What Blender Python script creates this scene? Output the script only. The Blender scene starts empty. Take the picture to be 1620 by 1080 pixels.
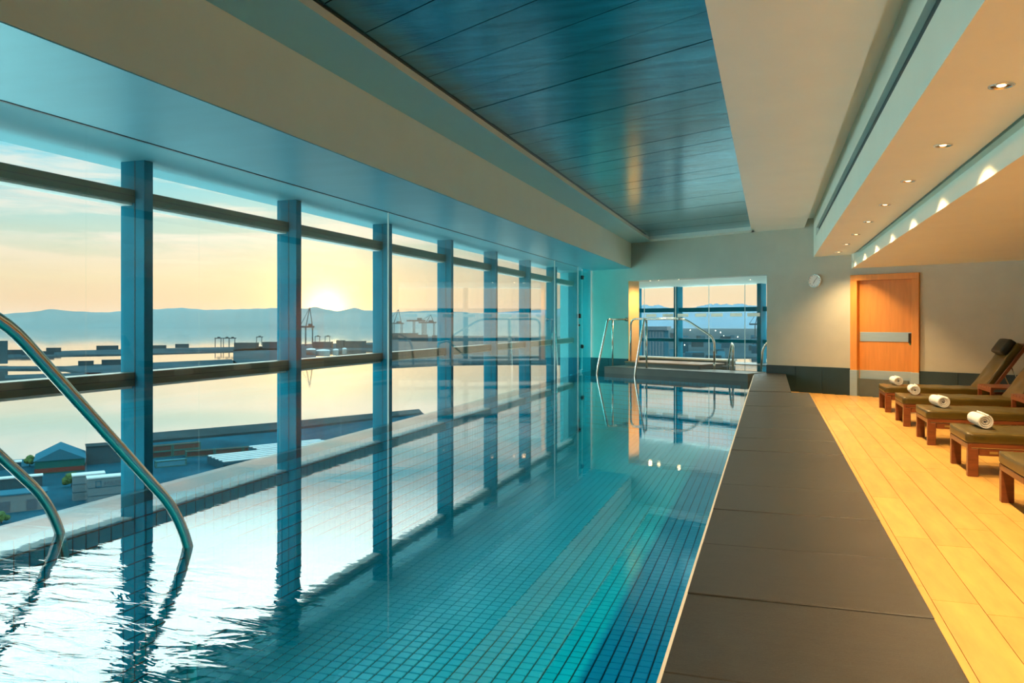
import bpy, bmesh, math, random
from mathutils import Vector, Matrix
random.seed(7)
S = bpy.context.scene
COL = S.collection
R = math.radians

# ------------------------------------------------------------------ camera, sky, sun, exposure
YAW = math.atan(408 / 1250)
cam_d = bpy.data.cameras.new('camera')
cam_d.sensor_width = 36.0
cam_d.lens = 1250 / 1620 * 36
cam_d.shift_y = -30 / 1620
cam_d.clip_start = 0.05
cam_d.clip_end = 90000
cam = bpy.data.objects.new('camera', cam_d)
cam.location = (0, 0, 1.35)
cam.rotation_euler = (R(90), 0, YAW)
COL.objects.link(cam)
S.camera = cam

S.view_settings.view_transform = 'Standard'
S.view_settings.look = 'None'
S.view_settings.gamma = 1.0
S.view_settings.use_curve_mapping = False
S.view_settings.exposure = 0.0

SUN_AZ, SUN_EL = R(31.3), R(0.95)
SUN_DIR = Vector((-math.sin(SUN_AZ) * math.cos(SUN_EL), math.cos(SUN_AZ) * math.cos(SUN_EL), math.sin(SUN_EL)))


def nd(nt, typ, **kw):
    n = nt.nodes.new(typ)
    for k, v in kw.items():
        if k.startswith('i_'):
            n.inputs[k[2:].replace('_', ' ')].default_value = v
        else:
            setattr(n, k, v)
    return n


def ramp(nt, stops, interp='LINEAR'):
    n = nt.nodes.new('ShaderNodeValToRGB')
    n.color_ramp.interpolation = interp
    e = n.color_ramp.elements
    while len(e) < len(stops):
        e.new(0.5)
    for i, (p, c) in enumerate(stops):
        e[i].position = p
        e[i].color = (*c, 1) if len(c) == 3 else c
    return n


def make_world():
    w = bpy.data.worlds.new('sky')
    S.world = w
    w.use_nodes = True
    nt = w.node_tree
    nt.nodes.clear()
    L = nt.links.new
    tc = nd(nt, 'ShaderNodeTexCoord')
    sep = nd(nt, 'ShaderNodeSeparateXYZ')
    L(tc.outputs['Generated'], sep.inputs[0])
    # clouds: thin streaks, stretched along the horizon
    mp = nd(nt, 'ShaderNodeMapping')
    mp.inputs['Scale'].default_value = (1.5, 1.5, 13)
    L(tc.outputs['Generated'], mp.inputs[0])
    nz = nd(nt, 'ShaderNodeTexNoise', i_Scale=3.4, i_Detail=8.0, i_Roughness=0.6, i_Distortion=0.5)
    L(mp.outputs[0], nz.inputs['Vector'])
    # elevation colours
    base = ramp(nt, [(0.0, (1.0, 0.57, 0.31)), (0.03, (1.02, 0.70, 0.40)), (0.06, (1.0, 0.80, 0.52)),
                     (0.10, (0.66, 0.80, 0.66)), (0.145, (0.40, 0.80, 0.82)), (0.19, (0.20, 0.76, 0.90)),
                     (0.235, (2.1, 2.9, 2.8)), (0.32, (4.2, 5.2, 4.9)), (0.5, (2.6, 4.3, 4.7)), (1.0, (1.7, 3.8, 4.5))])
    L(sep.outputs['Z'], base.inputs[0])
    cl = ramp(nt, [(0.42, (0, 0, 0)), (0.60, (1, 1, 1))])
    L(nz.outputs['Fac'], cl.inputs[0])
    clc = ramp(nt, [(0.0, (1.0, 0.50, 0.26)), (0.05, (1.05, 0.82, 0.50)), (0.10, (1.05, 0.95, 0.80)),
                    (0.2, (0.92, 0.98, 0.92)), (0.32, (5.2, 5.9, 5.5)), (1.0, (3.9, 5.0, 5.1))])
    L(sep.outputs['Z'], clc.inputs[0])
    mx = nd(nt, 'ShaderNodeMix', data_type='RGBA')
    fm = nd(nt, 'ShaderNodeMath', operation='MULTIPLY')
    fm.inputs[1].default_value = 0.85
    L(cl.outputs[0], fm.inputs[0])
    L(fm.outputs[0], mx.inputs[0])
    L(base.outputs[0], mx.inputs[6])
    L(clc.outputs[0], mx.inputs[7])
    # glow around the setting sun
    dot = nd(nt, 'ShaderNodeVectorMath', operation='DOT_PRODUCT')
    dot.inputs[1].default_value = SUN_DIR
    L(tc.outputs['Generated'], dot.inputs[0])
    mxd = nd(nt, 'ShaderNodeMath', operation='MAXIMUM')
    mxd.inputs[1].default_value = 0
    L(dot.outputs['Value'], mxd.inputs[0])
    tot = mx.outputs[2]
    for power, col, st in ((60, (1.0, 0.55, 0.14), 0.42), (600, (1.0, 0.60, 0.13), 1.2), (4000, (1.0, 0.8, 0.4), 2.6)):
        pw = nd(nt, 'ShaderNodeMath', operation='POWER')
        pw.inputs[1].default_value = power
        L(mxd.outputs[0], pw.inputs[0])
        vm = nd(nt, 'ShaderNodeMix', data_type='RGBA', blend_type='ADD', clamp_factor=False)
        mm = nd(nt, 'ShaderNodeMath', operation='MULTIPLY')
        mm.inputs[1].default_value = st
        L(pw.outputs[0], mm.inputs[0])
        L(mm.outputs[0], vm.inputs[0])
        L(tot, vm.inputs[6])
        vm.inputs[7].default_value = (*col, 1)
        tot = vm.outputs[2]
    bg = nd(nt, 'ShaderNodeBackground')
    bg.inputs['Strength'].default_value = SKY
    L(tot, bg.inputs['Color'])
    out = nd(nt, 'ShaderNodeOutputWorld')
    L(bg.outputs[0], out.inputs['Surface'])


SKY = 1.0
make_world()
cy = S.cycles
cy.use_denoising = True
cy.use_adaptive_sampling = True
cy.adaptive_threshold = 0.05
cy.max_bounces = 9
cy.diffuse_bounces = 4
cy.glossy_bounces = 4
cy.transmission_bounces = 6
cy.transparent_max_bounces = 32
cy.sample_clamp_indirect = 6.0
cy.blur_glossy = 0.5


# ------------------------------------------------------------------ materials
def new_mat(name):
    m = bpy.data.materials.new(name)
    m.use_nodes = True
    nt = m.node_tree
    return m, nt, nt.nodes['Principled BSDF']


def mat(name, col, rough=0.5, metal=0.0, var=0.08, scale=6.0, stretch=(1, 1, 1), bump=0.0, bscale=None, spec=0.5, col2=None, coat=0.0, emit=None):
    m, nt, p = new_mat(name)
    L = nt.links.new
    p.inputs['Roughness'].default_value = rough
    p.inputs['Metallic'].default_value = metal
    p.inputs['Specular IOR Level'].default_value = spec
    p.inputs['Coat Weight'].default_value = coat
    tc = nd(nt, 'ShaderNodeTexCoord')
    mp = nd(nt, 'ShaderNodeMapping')
    mp.inputs['Scale'].default_value = stretch
    L(tc.outputs['Object'], mp.inputs[0])
    nz = nd(nt, 'ShaderNodeTexNoise', i_Scale=scale, i_Detail=5.0, i_Roughness=0.6)
    L(mp.outputs[0], nz.inputs['Vector'])
    a = tuple(max(0, v * (1 - var)) for v in col)
    b = tuple(min(1, v * (1 + var)) for v in (col2 or col))
    rp = ramp(nt, [(0.3, a), (0.7, b)])
    L(nz.outputs['Fac'], rp.inputs[0])
    L(rp.outputs[0], p.inputs['Base Color'])
    if bump:
        n2 = nd(nt, 'ShaderNodeTexNoise', i_Scale=bscale or scale * 6, i_Detail=4.0)
        L(mp.outputs[0], n2.inputs['Vector'])
        bp = nd(nt, 'ShaderNodeBump', i_Strength=bump, i_Distance=0.01)
        L(n2.outputs['Fac'], bp.inputs['Height'])
        L(bp.outputs[0], p.inputs['Normal'])
    if emit:
        p.inputs['Emission Color'].default_value = (*emit[0], 1)
        p.inputs['Emission Strength'].default_value = emit[1]
    return m


def per_object_tint(m, amount=0.2):
    """vary brightness from piece to piece"""
    nt = m.node_tree
    p = nt.nodes['Principled BSDF']
    src = p.inputs['Base Color'].links[0].from_socket
    oi = nd(nt, 'ShaderNodeObjectInfo')
    mr = nd(nt, 'ShaderNodeMapRange')
    mr.inputs['To Min'].default_value = 1 - amount
    mr.inputs['To Max'].default_value = 1 + amount
    nt.links.new(oi.outputs['Random'], mr.inputs['Value'])
    hs = nd(nt, 'ShaderNodeHueSaturation')
    nt.links.new(mr.outputs[0], hs.inputs['Value'])
    nt.links.new(src, hs.inputs['Color'])
    nt.links.new(hs.outputs[0], p.inputs['Base Color'])
    return m


def schlick(nt, f0, grazing=1.0, power=5.0, normal=None):
    """Schlick's Fresnel curve, the same from both faces of a sheet"""
    lw = nd(nt, 'ShaderNodeLayerWeight', i_Blend=0.5)
    if normal is not None:
        nt.links.new(normal, lw.inputs['Normal'])
    pw = nd(nt, 'ShaderNodeMath', operation='POWER')
    pw.inputs[1].default_value = power
    nt.links.new(lw.outputs['Facing'], pw.inputs[0])
    ma = nd(nt, 'ShaderNodeMath', operation='MULTIPLY_ADD', use_clamp=True)
    ma.inputs[1].default_value = grazing - f0
    ma.inputs[2].default_value = f0
    nt.links.new(pw.outputs[0], ma.inputs[0])
    return ma.outputs[0]


def glass_mat(name, tint=(0.93, 0.98, 0.98), f0=0.03, grazing=1.0, rough=0.0):
    m = bpy.data.materials.new(name)
    m.use_nodes = True
    nt = m.node_tree
    nt.nodes.clear()
    L = nt.links.new
    tr = nd(nt, 'ShaderNodeBsdfTransparent')
    tr.inputs[0].default_value = (*tint, 1)
    gl = nd(nt, 'ShaderNodeBsdfGlossy')
    gl.inputs['Roughness'].default_value = rough
    fr = schlick(nt, f0, grazing)
    mx = nd(nt, 'ShaderNodeMixShader')
    out = nd(nt, 'ShaderNodeOutputMaterial')
    L(fr, mx.inputs[0])
    L(tr.outputs[0], mx.inputs[1])
    L(gl.outputs[0], mx.inputs[2])
    L(mx.outputs[0], out.inputs['Surface'])
    return m


def water_mat():
    m = bpy.data.materials.new('pool_water')
    m.use_nodes = True
    nt = m.node_tree
    nt.nodes.clear()
    L = nt.links.new
    tc = nd(nt, 'ShaderNodeTexCoord')
    n1 = nd(nt, 'ShaderNodeTexNoise', i_Scale=0.9, i_Detail=2.0)
    n2 = nd(nt, 'ShaderNodeTexNoise', i_Scale=5.0, i_Detail=3.0, i_Distortion=0.6)
    mp = nd(nt, 'ShaderNodeMapping')
    mp.inputs['Scale'].default_value = (0.8, 2.2, 1)
    mp.inputs['Rotation'].default_value = (0, 0, R(20))
    L(tc.outputs['Object'], n1.inputs['Vector'])
    L(tc.outputs['Object'], mp.inputs[0])
    L(mp.outputs[0], n2.inputs['Vector'])
    # ripples run out from the inlet beside the near handrails
    sub = nd(nt, 'ShaderNodeVectorMath', operation='DISTANCE')
    sub.inputs[1].default_value = (-2.75, 2.0, 0)
    L(tc.outputs['Object'], sub.inputs[0])
    mr = nd(nt, 'ShaderNodeMapRange', interpolation_type='SMOOTHSTEP')
    mr.inputs['From Min'].default_value = 0.3
    mr.inputs['From Max'].default_value = 1.5
    mr.inputs['To Min'].default_value = 1.0
    mr.inputs['To Max'].default_value = 0.03
    L(sub.outputs['Value'], mr.inputs['Value'])
    mul = nd(nt, 'ShaderNodeMath', operation='MULTIPLY')
    L(n2.outputs['Fac'], mul.inputs[0])
    L(mr.outputs[0], mul.inputs[1])
    m1 = nd(nt, 'ShaderNodeMath', operation='MULTIPLY')
    m1.inputs[1].default_value = 0.05
    L(n1.outputs['Fac'], m1.inputs[0])
    add = nd(nt, 'ShaderNodeMath', operation='ADD')
    L(mul.outputs[0], add.inputs[0])
    L(m1.outputs[0], add.inputs[1])
    bp = nd(nt, 'ShaderNodeBump', i_Strength=1.0, i_Distance=0.0075)
    L(add.outputs[0], bp.inputs['Height'])
    fr = schlick(nt, 0.025, 1.0, 2.9, bp.outputs[0])
    tr = nd(nt, 'ShaderNodeBsdfTransparent')
    tr.inputs[0].default_value = (0.55, 0.95, 0.98, 1)
    gl = nd(nt, 'ShaderNodeBsdfGlossy')
    gl.inputs['Roughness'].default_value = 0.01
    L(bp.outputs[0], gl.inputs['Normal'])
    mx = nd(nt, 'ShaderNodeMixShader')
    L(fr, mx.inputs[0])
    L(tr.outputs[0], mx.inputs[1])
    L(gl.outputs[0], mx.inputs[2])
    out = nd(nt, 'ShaderNodeOutputMaterial')
    L(mx.outputs[0], out.inputs['Surface'])
    return m


def frost_mat():
    """matt film on glass: scatters light through"""
    m = bpy.data.materials.new('frosted_film')
    m.use_nodes = True
    nt = m.node_tree
    nt.nodes.clear()
    t = nd(nt, 'ShaderNodeBsdfTranslucent')
    t.inputs[0].default_value = (0.85, 0.80, 0.72, 1)
    d = nd(nt, 'ShaderNodeBsdfDiffuse')
    d.inputs[0].default_value = (0.8, 0.76, 0.68, 1)
    mx = nd(nt, 'ShaderNodeMixShader')
    mx.inputs[0].default_value = 0.35
    out = nd(nt, 'ShaderNodeOutputMaterial')
    nt.links.new(t.outputs[0], mx.inputs[1])
    nt.links.new(d.outputs[0], mx.inputs[2])
    nt.links.new(mx.outputs[0], out.inputs['Surface'])
    return m


M = {}
M['white'] = mat('painted_plaster_white', (0.78, 0.81, 0.69), 0.7, var=0.02, scale=2)
M['ceiling'] = mat('painted_ceiling', (0.75, 0.80, 0.71), 0.6, var=0.02, scale=2)
M['soffit'] = mat('satin_metal_soffit', (0.20, 0.48, 0.55), 0.34, 0.7, var=0.05, scale=1.2, stretch=(1, 4, 1))
M['head'] = mat('satin_window_head', (0.07, 0.30, 0.36), 0.6, 0.0, var=0.05, scale=1.2)
M['strip'] = mat('ceiling_strip_painted_cyan_light', (0.34, 0.66, 0.68), 0.38, 0.25, var=0.03, scale=1.2)  # cyan light off the water and soffit put into the base colour
M['wall'] = mat('taupe_wall_paint', (0.46, 0.47, 0.39), 0.65, var=0.04, scale=3)
M['mullion'] = mat('teal_powder_coated_aluminium', (0.0, 0.145, 0.22), 0.5, 0.0, var=0.05, scale=3, spec=0.06)
M['rail_frame'] = mat('anodised_transom', (0.10, 0.12, 0.085), 0.4, 0.4, var=0.05, scale=3)
M['glass'] = glass_mat('window_glass', (0.985, 0.997, 0.995), 0.012, 0.5)
M['screen'] = glass_mat('glass_screen', (0.985, 0.997, 0.995), 0.035, 1.0)
M['gate_glass'] = glass_mat('tinted_gate_glass', (0.35, 0.93, 0.97), 0.035, 0.8)
M['glass_edge'] = mat('polished_glass_edge', (0.75, 0.88, 0.85), 0.15, 0.2, var=0.02)
M['steel'] = mat('polished_stainless_steel', (0.72, 0.68, 0.60), 0.16, 1.0, var=0.03, scale=8)
M['brushed'] = mat('brushed_steel_plate', (0.36, 0.50, 0.58), 0.35, 0.4, var=0.06, scale=4, stretch=(1, 1, 30))
M['black'] = mat('black_fitting', (0.015, 0.016, 0.017), 0.35, var=0.1)
M['slate'] = per_object_tint(mat('dark_slate_coping', (0.024, 0.025, 0.022), 0.36, var=0.25, scale=3, stretch=(2, 9, 2), bump=0.25, bscale=60, spec=0.4), 0.12)
M['slate_edge'] = mat('pale_stone_edging', (0.62, 0.66, 0.62), 0.45)
M['grey_stone'] = mat('grey_green_stone', (0.10, 0.125, 0.115), 0.33, var=0.12, scale=3, bump=0.05)
M['base_tile'] = per_object_tint(mat('dark_skirting_tile', (0.018, 0.045, 0.055), 0.38, var=0.12, scale=3), 0.06)
M['tile'] = mat('blue_mosaic_tile', (0.0, 0.66, 0.92), 0.25, var=0.10, scale=1.1, spec=0.4)
M['tile_obj'] = per_object_tint(mat('blue_mosaic_tile_piece', (0.0, 0.66, 0.92), 0.25, var=0.04, scale=1.1, spec=0.4), 0.05)
M['grout'] = mat('dark_teal_grout', (0.0, 0.07, 0.10), 0.8, var=0.1)
M['deck'] = per_object_tint(mat('honey_timber_deck', (0.64, 0.375, 0.10), 0.36, var=0.16, scale=2.2, stretch=(5, 0.8, 5), bump=0.04, spec=0.35, coat=0.1), 0.08)
M['sub'] = mat('dark_underfloor', (0.12, 0.07, 0.03), 0.8)
M['panel'] = per_object_tint(mat('dark_glossy_ceiling_plank', (0.014, 0.25, 0.34), 0.19, 0.8, var=0.35, scale=1.5, stretch=(1, 6, 1), bump=0.05, bscale=9, spec=0.7), 0.14)
M['door'] = mat('orange_beech_veneer', (0.60, 0.25, 0.055), 0.4, var=0.10, scale=2.5, stretch=(7, 7, 0.7), spec=0.4)
M['frame_wood'] = mat('orange_beech_frame', (0.66, 0.28, 0.055), 0.4, var=0.10, scale=2.5, stretch=(7, 7, 0.7))
M['teak'] = mat('reddish_teak', (0.20, 0.060, 0.022), 0.35, var=0.25, scale=5, stretch=(0.8, 6, 6), coat=0.15)
M['olive'] = mat('olive_satin_cushion', (0.078, 0.058, 0.008), 0.34, var=0.14, scale=5, bump=0.12, bscale=9)
M['olive_lit_side'] = mat('olive_piping_lit_tone', (0.16, 0.115, 0.03), 0.36, var=0.12, scale=5, bump=0.08, bscale=12)  # lighter olive: golden light on the cushion sides put into the piping colour
M['pillow'] = mat('black_green_head_pillow', (0.012, 0.020, 0.018), 0.55, var=0.2, bump=0.1)
M['towel'] = mat('white_terry_towel', (0.86, 0.84, 0.80), 0.95, var=0.05, scale=30, bump=0.6, bscale=180, spec=0.1)
M['plate'] = mat('brass_name_plate', (0.55, 0.45, 0.22), 0.35, 0.9)
M['chrome'] = mat('chrome_ring', (0.85, 0.84, 0.82), 0.1, 1.0, var=0.02)
M['lamp'] = mat('lit_lamp', (1, 0.9, 0.7), 0.5, emit=((1.0, 0.74, 0.42), 4.0))
M['lamp_small'] = mat('lit_small_lamp', (1, 0.9, 0.7), 0.5, emit=((1.0, 0.74, 0.42), 25.0))
M['clock'] = mat('white_clock_face', (0.82, 0.82, 0.78), 0.4, var=0.01)
M['green'] = mat('green_indicator', (0.02, 0.35, 0.12), 0.4)
M['frost'] = frost_mat()
M['end_paint'] = mat('teal_end_wall', (0.05, 0.40, 0.46), 0.6, var=0.03)
M['step_wood'] = mat('brown_step_timber', (0.26, 0.16, 0.085), 0.4, var=0.1)
M['jamb'] = mat('jamb_painted_glow', (0.80, 0.50, 0.20), 0.5, var=0.03)  # orange glow of the spa downlight put into the base colour
M['water'] = water_mat()


# ------------------------------------------------------------------ mesh helpers
class MB:
    def __init__(s):
        s.bm = bmesh.new()

    def box(s, x0, x1, y0, y1, z0, z1, bevel=0.0, seg=1, mtx=None):
        r = bmesh.ops.create_cube(s.bm, size=1)
        vs = r['verts']
        bmesh.ops.scale(s.bm, vec=(x1 - x0, y1 - y0, z1 - z0), verts=vs)
        bmesh.ops.translate(s.bm, vec=((x0 + x1) / 2, (y0 + y1) / 2, (z0 + z1) / 2), verts=vs)
        if mtx is not None:
            bmesh.ops.transform(s.bm, matrix=mtx, verts=vs)
        if bevel:
            es = list({e for v in vs for e in v.link_edges})
            bmesh.ops.bevel(s.bm, geom=es, offset=bevel, segments=seg, affect='EDGES', profile=0.5)
        return s

    def prism(s, poly, z0, z1):
        a = sum(poly[i][0] * poly[(i + 1) % len(poly)][1] - poly[(i + 1) % len(poly)][0] * poly[i][1] for i in range(len(poly)))
        if a < 0:
            poly = poly[::-1]
        lo = [s.bm.verts.new((p[0], p[1], z0)) for p in poly]
        hi = [s.bm.verts.new((p[0], p[1], z1)) for p in poly]
        n = len(poly)
        s.bm.faces.new(lo[::-1])
        s.bm.faces.new(hi)
        for i in range(n):
            s.bm.faces.new((lo[i], lo[(i + 1) % n], hi[(i + 1) % n], hi[i]))
        return s

    def tube(s, pts, r, seg=12, caps=True):
        pts = [Vector(p) for p in pts]
        rings = []
        t0 = (pts[1] - pts[0]).normalized()
        up = Vector((0, 0, 1)) if abs(t0.z) < 0.9 else Vector((1, 0, 0))
        nrm = t0.cross(up).normalized()
        for i, p in enumerate(pts):
            if i == 0:
                t = pts[1] - pts[0]
            elif i == len(pts) - 1:
                t = pts[-1] - pts[-2]
            else:
                t = (pts[i + 1] - p).normalized() + (p - pts[i - 1]).normalized()
            t.normalize()
            nrm = (nrm - t * nrm.dot(t)).normalized()
            b = t.cross(nrm)
            rr = r[i] if isinstance(r, (list, tuple)) else r
            rings.append([s.bm.verts.new(p + (nrm * math.cos(a) + b * math.sin(a)) * rr) for a in [2 * math.pi * k / seg for k in range(seg)]])
        for a, b in zip(rings, rings[1:]):
            for k in range(seg):
                f = s.bm.faces.new((a[k], a[(k + 1) % seg], b[(k + 1) % seg], b[k]))
                f.smooth = True
        if caps:
            s.bm.faces.new(rings[0][::-1])
            s.bm.faces.new(rings[-1])
        return s

    def lathe(s, prof, seg=24, mtx=None, smooth=True):
        rings = []
        new = []
        for (r, z) in prof:
            if r < 1e-6:
                v = [s.bm.verts.new((0, 0, z))]
            else:
                v = [s.bm.verts.new((r * math.cos(2 * math.pi * k / seg), r * math.sin(2 * math.pi * k / seg), z)) for k in range(seg)]
            new += v
            rings.append(v)
        for a, b in zip(rings, rings[1:]):
            for k in range(seg):
                k2 = (k + 1) % seg
                if len(a) == 1 and len(b) == 1:
                    continue
                if len(a) == 1:
                    f = s.bm.faces.new((a[0], b[k2], b[k]))
                elif len(b) == 1:
                    f = s.bm.faces.new((a[k], a[k2], b[0]))
                else:
                    f = s.bm.faces.new((a[k], a[k2], b[k2], b[k]))
                f.smooth = smooth
        if mtx is not None:
            bmesh.ops.transform(s.bm, matrix=mtx, verts=new)
        return s

    def quad(s, *ps):
        s.bm.faces.new([s.bm.verts.new(p) for p in ps])
        return s

    def mesh(s, name):
        me = bpy.data.meshes.new(name)
        bmesh.ops.recalc_face_normals(s.bm, faces=s.bm.faces[:])
        s.bm.to_mesh(me)
        s.bm.free()
        return me

    def build(s, name, m, parent=None, loc=None, rot=None):
        return ob(name, s.mesh(name), m, parent, loc, rot)


def ob(name, me, m, parent=None, loc=None, rot=None):
    if me is not None and m is not None and not me.materials:
        me.materials.append(M[m] if isinstance(m, str) else m)
    o = bpy.data.objects.new(name, me)
    COL.objects.link(o)
    if parent is not None:
        o.parent = parent
    if loc is not None:
        o.location = loc
    if rot is not None:
        o.rotation_euler = rot
    return o


def tag(o, label, cat=None, group=None, kind=None):
    o['label'] = label
    if cat:
        o['category'] = cat
    if group:
        o['group'] = group
    if kind:
        o['kind'] = kind
    return o


def thing(name, label, cat, loc=(0, 0, 0), rz=0.0, group=None, kind=None):
    o = bpy.data.objects.new(name, None)
    o.empty_display_size = 0.1
    COL.objects.link(o)
    o.location = loc
    o.rotation_euler = (0, 0, rz)
    return tag(o, label, cat, group, kind)


def copy_tree(o, parent=None):
    c = o.copy()
    COL.objects.link(c)
    c.parent = parent
    for ch in o.children:
        copy_tree(ch, c)
    return c


def fillet(pts, rad, n=6):
    pts = [Vector(p) for p in pts]
    out = [pts[0]]
    for i in range(1, len(pts) - 1):
        a, b, c = pts[i - 1], pts[i], pts[i + 1]
        r = min(rad, (a - b).length * 0.48, (c - b).length * 0.48)
        p0 = b + (a - b).normalized() * r
        p2 = b + (c - b).normalized() * r
        for k in range(n + 1):
            t = k / n
            out.append(p0 * (1 - t) ** 2 + b * 2 * t * (1 - t) + p2 * t * t)
    out.append(pts[-1])
    return out


# the far wall runs at a skew: u along it to the right, v behind it
W0 = Vector((1.44, 15.90, 0))
WA = math.atan2(-0.4741, 0.8805)
EU = Vector((0.8805, -0.4741, 0))
EV = Vector((0.4741, 0.8805, 0))


def F(u, v, z):
    return W0 + EU * u + EV * v + Vector((0, 0, z))


def wall_y(x, v=0.0):
    return 15.90 - (x - 1.44) * 0.53845 + v / 0.8805


def slab(mb, x0, x1, z0, z1, y0=-6.0, v=0.05):
    return mb.prism([(x0, y0), (x1, y0), (x1, wall_y(x1, v)), (x0, wall_y(x0, v))], z0, z1)


WROT = (0, 0, WA)
ZS = 2.61      # dropped soffit
ZC = 3.19      # main ceiling
ZW = 0.20      # pool water
ZP = 0.34      # coping top
XG = -4.15     # glass screen
XR = 5.0       # right wall

SPOT_W = 310
HAZE = 1.2e-5

# ------------------------------------------------------------------ room shell
# far wall, with the spa opening and the door hole
mb = MB()
for (u0, u1, z0, z1) in ((-6.36, -5.203, -1.6, 3.7), (-5.203, -1.703, 2.317, 3.7), (-1.703, 0.10, -0.3, 3.7), (0.10, 1.09, 2.14, 3.7), (1.09, 5.6, -0.3, 3.7)):
    mb.box(u0, u1, 0, 0.39, z0, z1)
tag(mb.build('wall_far', 'wall', None, W0, WROT), 'taupe far wall with the spa opening and the timber door', 'wall', kind='structure')
# lining of the left jamb, downlight's orange glow painted into it
tag(MB().box(-5.203, -5.19, 0.0, 0.395, 0.46, 2.317).build('trim_jamb', 'jamb', None, W0, WROT), 'jamb lining with painted-in warm glow at the left side of the spa opening', 'trim', kind='structure')

mb = MB().box(XR, XR + 0.2, -6.2, 14.2, -0.3, 3.7)
tag(mb.build('wall_right', 'wall'), 'taupe wall behind the heads of the loungers', 'wall', kind='structure')
mb = MB().box(-5.7, XR + 0.2, -6.2, -6.0, -1.6, 3.7)
tag(mb.build('wall_back', 'wall'), 'taupe wall at the near end of the pool hall', 'wall', kind='structure')
mb = MB()
mb.box(-5.75, -5.50, -6.2, 22.3, 2.777, 3.7)
mb.box(-5.75, -5.50, -6.2, 22.3, -1.6, -0.36)
tag(mb.build('wall_left', 'head'), 'metal spandrel above and below the sea-view windows', 'wall', kind='structure')

tag(MB().box(-5.75, -3.6, 22.1, 22.3, -1.6, 3.7).build('wall_end', 'end_paint'), 'teal end wall beyond the glass gate', 'wall', kind='structure')
# skirting tiles along the far wall
bb = MB().box(-1.703, 0.0, -0.012, -0.004, 0.0, 0.50).box(1.19, 5.4, -0.012, -0.004, 0.0, 0.50).box(-6.34, -5.203, -0.012, -0.004, 0.0, 0.50)
bb = tag(bb.build('baseboard_far', 'base_tile', None, W0, WROT), 'dark teal tiled skirting along the far wall', 'baseboard', kind='structure')
segs = [(-1.703, -1.09), (-1.085, -0.55), (-0.545, -0.003)] + [(1.193 + i * 0.62, 1.193 + i * 0.62 + 0.615) for i in range(6)] + [(-6.34, -5.78), (-5.775, -5.206)]
for a, b in segs:
    MB().box(a, b, -0.024, -0.006, 0.002, 0.502, 0.002).build('skirting_tile', 'base_tile', bb)

# ceilings: main slab, bulkheads, recess with glossy planks
mb = MB()
slab(mb, -4.1, XR + 0.2, 3.55, 3.7)
mb.box(-5.75, -4.1, -6, 22.3, 3.55, 3.7)
slab(mb, -3.10, -2.564, ZC + 0.004, 3.56)
slab(mb, -0.353, 0.638, ZC, 3.56)
# end border of the recess beside the far wall
mb.prism([(-2.60, wall_y(-2.60, -0.36)), (-0.30, wall_y(-0.30, -0.36)), (-0.30, wall_y(-0.30, 0.05)), (-2.60, wall_y(-2.60, 0.05))], ZC, 3.56)
slab(mb, 0.60, 0.86, 3.36, 3.56)
ceil = tag(mb.build('ceiling', 'ceiling'), 'beige plaster ceiling framing the dark glossy recess', 'ceiling', kind='structure')
mb = MB()
slab(mb, -3.064, -2.566, ZC, ZC + 0.003, v=-0.01)
mb.build('satin_strip', 'strip', ceil)
# glossy planks, laid parallel with the far wall
pitch = 0.5
y_end = lambda x: wall_y(x, -0.34)
k = 0
while True:
    o0, o1 = -k * pitch, -(k + 1) * pitch + 0.010
    if y_end(-0.35) + o1 < -5.5:
        break
    poly = [(-2.575, y_end(-2.575) + o1), (-0.345, y_end(-0.345) + o1), (-0.345, y_end(-0.345) + o0), (-2.575, y_end(-2.575) + o0)]
    dz = random.uniform(-0.002, 0.002)
    MB().prism(poly, 3.264 + dz, 3.29 + dz).build('ceiling_plank', 'panel', ceil)
    k += 1
MB().box(-2.59, -0.34, -6, 17.6, 3.30, 3.34).build('recess_backing', 'black', ceil)
# black strip put in for the shade of the gap along the recess
mb = MB()
mb.box(-2.566, -2.556, -6, 17.2, 3.250, 3.266)
mb.build('gap_shade_strip', 'black', ceil)

# left bulkhead over the glass screen
mb = MB()
slab(mb, XG + 0.012, -3.066, ZS + 0.006, 3.56)
t1 = tag(mb.build('trim_1', 'white'), 'deep beige bulkhead running above the window side of the pool', 'bulkhead', kind='structure')
mb = MB()
slab(mb, XG + 0.012, -3.072, ZS, ZS + 0.005)
mb.build('soffit_panel', 'soffit', t1)
mb = MB()
mb.prism([(-5.6, -6), (XG - 0.012, -6), (XG - 0.012, 22.2), (-5.6, 22.2)], 2.777, 2.80)
mb.build('window_head_panel', 'head', t1)
mb = MB()
mb.prism([(-5.6, -6), (XG + 0.012, -6), (XG + 0.012, 22.2), (-5.6, 22.2)], 2.80, 3.56)
mb.build('bulkhead_core', 'black', t1)

# right bulkhead with the linear air slot in its face
mb = MB()
slab(mb, 0.80, 1.46, ZS, 2.93)
slab(mb, 0.86, 1.46, 2.93, 3.07)
slab(mb, 0.80, 1.46, 3.07, 3.56)
mb.prism([(0.80, wall_y(0.8, -0.75)), (0.9, wall_y(0.9, -0.75)), (0.9, wall_y(0.9, 0.05)), (0.80, wall_y(0.8, 0.05))], 2.92, 3.08)
t2 = tag(mb.build('trim_2', 'white'), 'white bulkhead with a long air slot and a row of downlights', 'bulkhead', kind='structure')
MB().prism([(0.845, -6), (0.86, -6), (0.86, wall_y(0.86, -0.75)), (0.845, wall_y(0.845, -0.75))], 2.932, 3.068).build('air_slot', 'base_tile', t2)
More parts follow.
